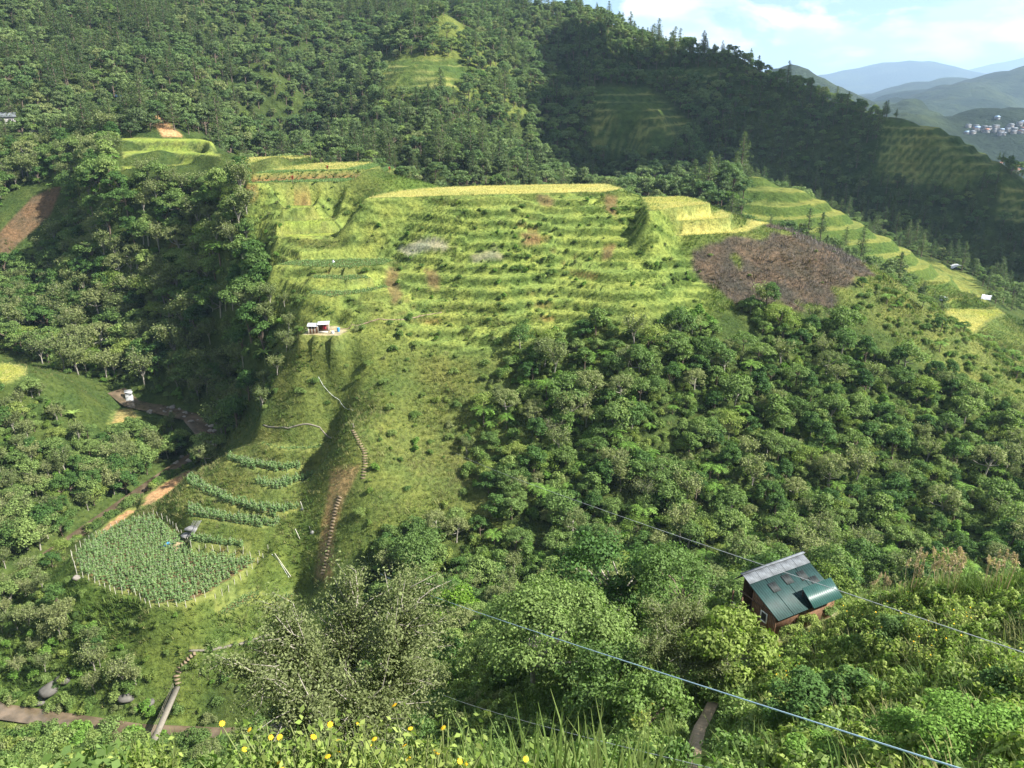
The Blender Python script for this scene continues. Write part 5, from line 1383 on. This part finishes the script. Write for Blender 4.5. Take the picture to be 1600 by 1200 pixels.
for a_, b_, lab in (((470, 790), (486, 832), 'long pale pole lying down the grass left of the earth stairway'), ((462, 834), (469, 846), 'short pole beside the dark bush left of the lower sack'), ((430, 872), (455, 905), 'pale pole lying below the garden corner')):
    p, q = np.array(on(*a_)), np.array(on(*b_)); g = Geo(); g.tube([p + [0, 0, 0.9], (p + q) / 2 + [0, 0, 0.6], q + [0, 0, 0.25]], [0.06, 0.06, 0.06], 5)
    tag(link('bamboo_pole', g.mesh('bamboo_pole', 'pole_wood')), lab, 'pole')
# stacked bamboo by the garden
for i in range(7):
    p = np.array(on(290 + i * 2, 842)); q = np.array(on(304 + i * 2, 820)); g = Geo(); g.tube([p + [0, 0, 0.4 + 0.05 * i], q + [0, 0, 0.9]], [0.05, 0.04], 5)
    tag(link('bamboo_pole', g.mesh('bamboo_pole', 'grey_sheet')), 'grey bamboo pole in the stack beside the garden', 'pole', 'stacked bamboo poles')
# red cordylines on the terrace edges
for u, v, lab in ((458, 291, 'red-leaved cordyline at the left end of the top bean row'), (512, 270, 'dark red cordyline below the upper paddy'), (609, 270, 'red cordyline at the right end of the top bean row')):
    g_ = on(u, v); g = Geo(); g.tube([[0, 0, -0.3], [0, 0, 1.1]], [0.06, 0.05], 5, 1)
    for i in range(22):
        a = 2.4 * i; g.blade([0, 0, 0.8 + 0.03 * i], [math.cos(a) * 0.8, math.sin(a) * 0.8, 0.5 + 0.04 * i], 0.9, 0.2, 0.7, 3)
    tag(link('cordyline', g.mesh('cordyline', ['red_leaf', 'bark_dark']), loc=g_), lab, 'shrub')

# ------------------------------------------------------------------ farther buildings and sheets
plain('roof_rust', (0.34, 0.16, 0.10), 0.7, 0.3, 0.5); plain('roof_blue', (0.25, 0.36, 0.5), 0.6, 0.2, 0.5)
def house(x, y, z, w, d, h, rz, roof, label, group=None, wall='wall_white', nwin=3):
    t = empty('house', (x, y, z), rz)
    link('wall', boxmesh('wall', (-w / 2, -d / 2, -3), (w / 2, d / 2, h), wall), t)
    e = 0.5; V = [(-w / 2 - e, -d / 2 - e, h), (w / 2 + e, -d / 2 - e, h), (w / 2 + e, d / 2 + e, h), (-w / 2 - e, d / 2 + e, h), (-w / 2 - e, 0, h + d * 0.3), (w / 2 + e, 0, h + d * 0.3)]
    link('roof', rawmesh('roof', [(a, b, c_ + 0.02) for a, b, c_ in V], [(0, 1, 5, 4), (2, 3, 4, 5), (0, 4, 3), (1, 2, 5), (0, 3, 2, 1)], roof), t)
    for i in range(nwin):
        x_ = -w / 2 + w * (i + 0.5) / nwin
        link('window', boxmesh('window', (x_ - w * 0.09, -d / 2 - 0.06, h * 0.4), (x_ + w * 0.09, -d / 2 - 0.01, h * 0.78), 'dark_inside'), t)
    tag(t, label, 'house', group)
g_ = on(6, 198); house(g_[0], g_[1], g_[2], 9, 6, 3.6, 0.5, 'roof_tin', 'pale house cut by the left edge of the view')
g_ = on(60, 203); house(g_[0], g_[1], g_[2] - 1.2, 7, 3, 1.6, 0.3, 'tin_white', 'low white roof among trees right of the house at the left edge', None, 'wall_white', 1)
g_ = on(190, 160); house(g_[0], g_[1], g_[2] - 0.5, 3, 3, 2.4, 0.3, 'roof_blue', 'tiny blue-roofed house among the trees on the knoll')
g_ = on(1036, 75); house(g_[0], g_[1], g_[2], 5, 4, 3, 0.3, 'tin_white', 'tiny white house below the skyline terraces')
def sheet(u, v, w, d, rz, label):
    g_ = on(u, v, 215); n = 7; V, F = [], []
    rng = rr(int(u))
    for s_ in (0, 1):
        for j in range(n):
            for i in range(n): V.append(((i / (n - 1) - 0.5) * w, (j / (n - 1) - 0.5) * d, 1.2 * math.sin(math.pi * i / (n - 1)) + rng.normal() * 0.08 - 0.06 * s_ + 0.4))
    for s_ in (0, 1):
        for j in range(n - 1):
            for i in range(n - 1):
                a = s_ * n * n + j * n + i; q = (a, a + 1, a + n + 1, a + n); F.append(q if not s_ else q[::-1])
    o = link('plastic_cover', rawmesh('plastic_cover', V, F, 'tin_white', smooth=True), loc=g_); o.rotation_euler = (0, 0, rz)
    tag(o, label, 'plastic cover')
sheet(1495, 420, 7, 4, 0.1, 'white plastic crop cover on the shaded spur at the right')
sheet(1541, 468, 4, 3, 0.9, 'small white plastic cover just above the lone paddy at the right')
sheet(1474, 471, 2.5, 2, 0.4, 'tiny white sheet left of the lone paddy at the right')
rng = rr(61)
def onfar(u, v):
    dx, dy, dz = ray(u, v)
    for Y in np.arange(950, 6000, 12.0):
        if CAMZ + dz / dy * Y < HF(float(dx / dy * Y), float(Y)): return float(dx / dy * Y), float(Y), HF(float(dx / dy * Y), float(Y))
    return None
for i in range(46):
    u, v = (rng.uniform(1506, 1600), rng.normal(206, 6)) if i < 34 else (rng.uniform(1545, 1600), rng.normal(268, 4))
    g_ = onfar(u, v)
    if g_ is None: continue
    ro = ['roof_tin', 'roof_tin', 'roof_rust', 'roof_tin', 'roof_blue'][int(rng.integers(0, 5))]
    house(*g_, rng.uniform(6, 11), rng.uniform(5, 8), rng.uniform(2.5, 4.5), rng.uniform(-0.6, 0.6), ro,
          '%s house in the far town at the right edge' % {'tin_white': 'white-roofed', 'roof_tin': 'grey-roofed', 'roof_rust': 'rust-roofed', 'roof_blue': 'blue-roofed'}[ro], 'houses of the far town')
# ------------------------------------------------------------------ single trees that stand out
def special(kind, u, v, proto, label, sc=1.0, rz=0.0, Y=None):
    g_ = on(u, v) if Y is None else (lambda p: (p[0], Y, float(H(p[0], Y))))(pY(u, v, Y))
    return individual(kind, *g_, sc, rz, 0, label=label, proto=proto)
special('broadleaf_tree', 835, 1088, make_broad(1001, 5.6, 9.2, 40, 520, 0.25, 'leaf_broad', 'bark_pale', 0.27, base=0.22, limbs=12), 'big domed leafy tree standing alone in the middle foreground')
special('broadleaf_tree', 960, 985, make_broad(1002, 5.0, 10.0, 40, 150, 0.34, 'leaf_deep', 'bark_pale', 0.24, base=0.32, limbs=18), 'dark feathery tree with forked pale trunks behind the domed tree', 1.0)
special('broadleaf_tree', 1070, 968, make_broad(1003, 3.4, 6.6, 26, 300, 0.22, 'leaf_broad', base=0.15), 'glossy round tree against the left side of the hut')
special('silvery_tree', 1062, 1085, make_pale(1004, 3.4, 6.6, 'leaf_olive', 0.15, 175, 140, spread=0.045), 'grey-green twiggy tree left of the hut')
special('broadleaf_tree', 1128, 1075, make_broad(1005, 2.7, 5.8, 22, 220, 0.26, 'leaf_weed', 'bark_pale', base=0.2, limbs=10), 'bright leafy tree with a bare pale limb below the hut')
special('silvery_tree', 560, 1230, make_pale(1006, 4.9, 12.5, 'leaf_olive', 0.15, 350, 170, spread=0.032), 'wide airy pale tree with white branches in the left foreground', Y=27)
special('broadleaf_tree', 726, 985, make_broad(1007, 3.6, 7.6, 26, 210, 0.36, 'leaf_bright', base=0.15), 'vivid lime green tree left of the domed tree')
special('broadleaf_tree', 655, 890, make_broad(1008, 4.4, 7.5, 26, 190, 0.40, 'leaf_broad', base=0.18), 'broad tree with black shade below the pale grass slope')
special('broadleaf_tree', 960, 1125, make_broad(1009, 3.0, 4.8, 22, 230, 0.24, 'leaf_broad', base=0.08), 'dark dense bushy tree right of the domed tree')
special('broadleaf_tree', 1010, 1150, make_broad(1010, 2.2, 3.4, 18, 200, 0.24, 'leaf_shrub', base=0.08), 'low leafy tree beside the dirt path')
special('silvery_tree', 1010, 790, make_pale(1011, 3.2, 6.5, 'leaf_pale', 0.24, 84, 20), 'nearly bare grey tree in the thicket above the hut')
special('silvery_tree', 865, 690, make_pale(1012, 2.4, 5.5, 'leaf_pale', 0.24, 70, 6), 'leafless grey twiggy tree at the thicket edge')
special('broadleaf_tree', 880, 640, make_broad(1013, 4.6, 7.5, 30, 120, 0.44, 'leaf_broad', base=0.2), 'broad dark layered tree at the top left of the thicket')
for u, v, s_, lab in ((150, 212, 0.85, 'tall pine at the left of the terraced knoll'), (132, 215, 0.7, 'shorter pine just left of the tall knoll pine'), (168, 205, 0.75, 'slim pine right of the tall knoll pine')):
    special('pine_tree', u, v, PROTO['pine_tree'][0], lab, s_)
for u, v, s_, lab in ((215, 205, 1.2, 'dark round tree crowning the terraced knoll'), (235, 205, 1.0, 'dark tree beside the orange landslip'), (190, 208, 1.1, 'shaggy dark tree on the left of the knoll top'), (205, 215, 0.9, 'small dark tree in front of the knoll top')):
    special('broadleaf_tree', u, v, make_broad(int(1100 + u), 3.2, 6.5, 20, 90, 0.5, 'leaf_pine', base=0.12), lab, s_)
for i, (u, v) in enumerate(((105, 285), (120, 280), (135, 285), (150, 288), (128, 295), (378, 327), (78, 300), (415, 570), (118, 660))):
    g_ = on(u, v); individual('banana_plant', *g_, 1.0 + 0.1 * (i % 3), i * 1.3, i)

# ------------------------------------------------------------------ near slope: weeds, reeds, flowers
WEED = [make_bush(1200 + i, 0.75, 1.15, 330, 0.17, m) for i, m in enumerate(('leaf_weed', 'leaf_shrub', 'leaf_weed', 'leaf_broad'))] + [make_tuft(1210 + i, 26, 1.0, 0.4, 0.035, m, 0.9) for i, m in enumerate(('grass_green', 'grass_green', 'grass_dry'))]
rng = rr(71)
x, y, z, u, v = cands(-80, 70, 4, 98, 0.85, rng)
k = (kind_at(x, y) < 0) & (stream_at(x, y)[0] > 3.4) & seen(x, y, z, 1.5) & ~inpoly(u, v, [(1150, 930), (1215, 925), (1262, 975), (1262, 1015), (1195, 1025), (1150, 990)]) & ~inpoly(u, v, [(1075, 1120), (1130, 1095), (1120, 1240), (1060, 1240)])
right = u > 1180
idx = np.where(right, rng.choice([0, 0, 2, 4, 5, 6, 1], len(x)), rng.choice([1, 3, 3, 4, 5, 1], len(x)))
sc = rng.uniform(0.6, 1.3, len(x)) * np.where(y > 60, 1.25, 1.0)
stuff('weeds', 'tangled weeds and tall grass on the near slope', WEED, np.stack([x, y, z], 1)[k], np.stack([0 * x, 0 * x, rng.uniform(0, 6.28, len(x))], 1)[k], np.stack([sc, sc, sc], 1)[k], idx[k])
def flower_shrub(seed, Hs, R, nst, lsize, nf):
    rng = rr(seed); g = Geo(); fl = Geo(); st = Geo()
    for i in range(nst):
        a = rng.uniform(0, 6.28); k = rng.uniform(0.1, 1)
        e = np.array([math.cos(a) * R * k, math.sin(a) * R * k, Hs * rng.uniform(0.75, 1.05)])
        st.tube([[0.1 * math.cos(a), 0.1 * math.sin(a), -0.2], e * [0.5, 0.5, 0.55], e], [0.018, 0.014, 0.008], 4)
        n = 26; w = rng.uniform(0.2, 1, n)[:, None]
        C = e * w * [1, 1, 1] + rng.normal(size=(n, 3)) * 0.11
        g.cards(C, rng.normal(size=(n, 3)) * 0.7 + [0, 0, 1.0], lsize, 0.5, 0, rng)
        if i < nf:
            tilt = unit(np.array([rng.normal() * 0.4, -0.5 + rng.normal() * 0.4, 1.0])); a1 = unit(np.cross(tilt, [1, 0, 0.1])); a2 = np.cross(tilt, a1)
            c0 = e + [0, 0, 0.06]
            for q in range(11):
                th = 2 * math.pi * q / 11; d = a1 * math.cos(th) + a2 * math.sin(th); sd = a2 * math.cos(th) - a1 * math.sin(th)
                fl.add([c0, c0 + d * 0.024 + sd * 0.009, c0 + d * 0.045 - tilt * 0.008, c0 + d * 0.024 - sd * 0.009], [(0, 1, 2, 3)])
    return st.mesh('stems', 'stem_green'), g.mesh('leaves', 'leaf_weed'), fl.mesh('flowers', 'petal_yellow')
FSH = [flower_shrub(1300 + i, 1.9, 0.8, 26, 0.12, 5) for i in range(3)]
FSL = [flower_shrub(1310 + i, 1.9, 0.9, 24, 0.17, 5) for i in range(2)]
def flower(x, y, sc, rz, pr, label):
    t = empty('sunflower_shrub', (x, y, float(H(x, y))), rz); t.scale = (sc, sc, sc)
    for nm, me in zip(('stems', 'leaves', 'flowers'), pr):
        o = link(nm, me, t)
        if nm == 'flowers': o['kind'] = 'stuff'
    tag(t, label, 'flowering shrub', 'yellow flowering shrubs')
rng = rr(81)
spots = ((425, 1150, 8.6, 'leftmost yellow flowering shrub along the bottom edge'), (470, 1160, 8.0, 'flowering shrub second from the left along the bottom edge'), (505, 1132, 9.0, 'tallest yellow flowering shrub under the pale tree'), (545, 1165, 8.2, 'flowering shrub right of the tallest one at the bottom'),
         (655, 1165, 8.0, 'yellow flowering shrub at the bottom below the pale tree'), (690, 1170, 8.4, 'yellow flowering shrub left of the bottom grass clump'), (805, 1188, 8.0, 'low yellow flowering shrub inside the bottom grass clump'), (400, 1180, 8.0, 'low flowering shrub at the far left of the bottom row'))
for i, (u, v, Y, lab) in enumerate(spots):
    p = pY(u, v, Y); h = p[2] - float(H(p[0], Y))
    flower(p[0], Y, max(0.5, h / 1.95), i * 1.1, FSH[i % 3], lab)
for i, (u, v) in enumerate(((1290, 960), (1330, 985), (1385, 1000), (1420, 1010), (1360, 1030), (1250, 1030), (1225, 1075), (1440, 1050), (1500, 1000), (1410, 960), (1545, 1085), (1590, 1110), (940, 1150), (1000, 1160), (1220, 1095), (1470, 1030))):
    g_ = on(u, v)
    flower(g_[0], g_[1], rng.uniform(0.75, 1.1), i * 0.9, FSL[i % 2], 'weedy shrub with a few yellow flowers ' + where(u, v))
def reed(seed, Hs, n, plumes):
    rng = rr(seed); g = Geo(); pl = Geo()
    for i in range(n):
        a = rng.uniform(0, 6.28); k = rng.uniform(0, 0.45); t_ = rng.uniform(0.05, 0.5); b_ = a + rng.normal() * 0.6
        g.blade([math.cos(a) * k, math.sin(a) * k, -0.1], [math.cos(b_) * t_, math.sin(b_) * t_, 1], Hs * rng.uniform(0.5, 1.0), 0.05, rng.uniform(0.4, 1.3), 5)
    for i in range(plumes):
        a = rng.uniform(0, 6.28); k = rng.uniform(0, 0.4); top = np.array([math.cos(a) * (k + 0.3) - 0.15, math.sin(a) * (k + 0.2), Hs * rng.uniform(1.1, 1.5)])
        g.tube([[math.cos(a) * k, math.sin(a) * k, 0], top * [0.8, 0.8, 0.6], top], [0.013, 0.011, 0.008], 4, 1)
        m_ = 60; w = rng.uniform(0, 1, m_)[:, None]; dirp = np.array([-0.12, 0, 0.42])
        pl.cards(top + dirp * w * 1.25 + rng.normal(size=(m_, 3)) * (0.08 * (1.1 - w)), rng.normal(size=(m_, 3)), 0.17, 0.25, 0, rng)
    return g.mesh('blades', ['grass_green', 'plume']), (pl.mesh('plumes', 'plume') if plumes else None)
REED = [reed(1400 + i, 1.9, 60, 6) for i in range(3)]; REED0 = [reed(1410 + i, 1.9, 75, 0) for i in range(2)]
rng = rr(91)
def reedclump(x, y, sc, pr, label):
    t = empty('reed_clump', (x, y, float(H(x, y))), rng.uniform(0, 6.28)); t.scale = (sc, sc, sc)
    link('blades', pr[0], t)
    if pr[1]: link('plumes', pr[1], t)['kind'] = 'stuff'
    tag(t, label, 'reeds', 'clumps of reed grass')
for i in range(34):
    u = 1330 + i * 8.2; v = 930 + rng.uniform(-8, 14) - (4 if 1380 < u < 1480 else 0)
    g_ = on(u, v)
    pl = (1355 < u < 1480 and rng.random() < 0.8) or rng.random() < 0.25
    reedclump(g_[0], g_[1], rng.uniform(0.8, 1.15), REED[i % 3] if pl else REED0[i % 2], ('reed clump with brown plumes ' if pl else 'leafy green reed clump ') + '%s in the row on the right shoulder' % (['at the left end', 'left of centre', 'right of centre', 'at the right end'][min(3, i // 9)]))
for i, (u, v, Y, pl) in enumerate(((760, 1185, 8.2, 0), (800, 1175, 8.6, 0), (840, 1172, 8.4, 0), (880, 1165, 8.6, 0), (915, 1170, 8.6, 0), (950, 1180, 8.4, 0), (985, 1185, 8.6, 0), (720, 1195, 8.0, 0), (600, 1190, 8, 0), (275, 1190, 9.5, 0), (560, 1195, 7.6, 0), (1020, 1192, 8.4, 0))):
    p = pY(u, v, Y); h = p[2] - float(H(p[0], Y))
    reedclump(p[0], Y, max(0.4, h / 1.7), REED[i % 3] if pl else REED0[i % 2], 'grass clump along the bottom edge, %s' % ['left of the others', 'with brown plumes', 'in the middle', 'to the right'][0 if u < 700 else (1 if pl else (2 if u < 900 else 3))])
# leafy mounds at the lower right and pale leafy tops at the lower left
def mound(u, v, R, Hs, n, lsize, mat, label, seed, Y=None):
    g_ = on(u, v) if Y is None else (lambda p: (p[0], Y, float(H(p[0], Y))))(pY(u, v, Y))
    rng = rr(seed); g = Geo()
    ncl = 22
    for i in range(ncl):
        a = rng.uniform(0, 6.28); k = math.sqrt(rng.uniform(0, 1)) * 0.85
        c0 = np.array([math.cos(a) * R * k, math.sin(a) * R * k, Hs * 0.75 * (1 - 0.7 * k * k) * rng.uniform(0.7, 1.1)]); m_ = n // ncl
        d = unit(rng.normal(size=(m_, 3))); d[:, 2] = np.abs(d[:, 2])
        C = c0 + d * [R * 0.28, R * 0.28, Hs * 0.28] * rng.uniform(0.6, 1.05, (m_, 1))
        g.cards(C, d * 0.5 + rng.normal(size=(m_, 3)) * 0.35 + [0, -0.1, 0.8], lsize, 0.6, 0, rng)
    tag(link('leafy_bush', g.mesh('leafy_bush', mat), loc=g_), label, 'bush', 'leafy bushes at the lower right')
mound(1260, 1130, 1.9, 2.3, 5200, 0.16, 'leaf_deep', 'dark green dense bush left of the creeper mound', 1)
mound(1330, 1105, 1.5, 1.6, 3600, 0.16, 'leaf_deep', 'dark green bush between the weeds and the creeper mound', 2)
mound(1420, 1200, 1.7, 1.1, 6000, 0.10, 'leaf_fern', 'left half of the bright creeper mound at the bottom right', 3)
mound(1530, 1200, 1.9, 1.3, 7000, 0.10, 'leaf_fern', 'right half of the bright creeper mound at the bottom right', 4)
mound(1290, 1215, 1.3, 0.9, 4200, 0.10, 'leaf_fern', 'low end of the creeper mound beside the dark bush', 5)
mound(1590, 1110, 1.3, 1.3, 3400, 0.13, 'leaf_deep', 'dark bush cut by the right edge of the view', 6)
mound(1262, 990, 1.1, 1.7, 2200, 0.15, 'leaf_weed', 'yellow-green bush hiding the front corner of the hut', 8)
mound(1282, 962, 1.0, 1.5, 2000, 0.15, 'leaf_shrub', 'green bush against the front wall of the hut', 9)
mound(1240, 1006, 1.0, 1.3, 1800, 0.14, 'leaf_weed', 'yellow-green bush in front of the hut corner', 10)
mound(1190, 1012, 0.9, 1.2, 1600, 0.14, 'leaf_shrub', 'small green bush below the hut window', 11)
mound(1400, 1010, 1.6, 1.7, 3600, 0.17, 'leaf_broad', 'deep green bush amid the yellow-green weeds', 7)
for i, (u, v, Y) in enumerate(((195, 1175, 9.5), (225, 1168, 9.8), (140, 1190, 9.2), (110, 1195, 9.0), (245, 1190, 9.2))):
    p = pY(u, v, Y); h = max(0.6, p[2] - float(H(p[0], Y)))
    t = empty('flowering_weed', (p[0], Y, float(H(p[0], Y))), i * 1.0); t.scale = (0.55, 0.55, h / 1.95)
    link('stems', FSL[0][0], t); link('leaves', FSL[0][1], t)
    tag(t, 'pale leafy weed top %s the bottom left edge' % ['along', 'tallest along', 'second from the left along', 'leftmost along', 'rightmost along'][i], 'weed', 'pale weeds at the bottom left')
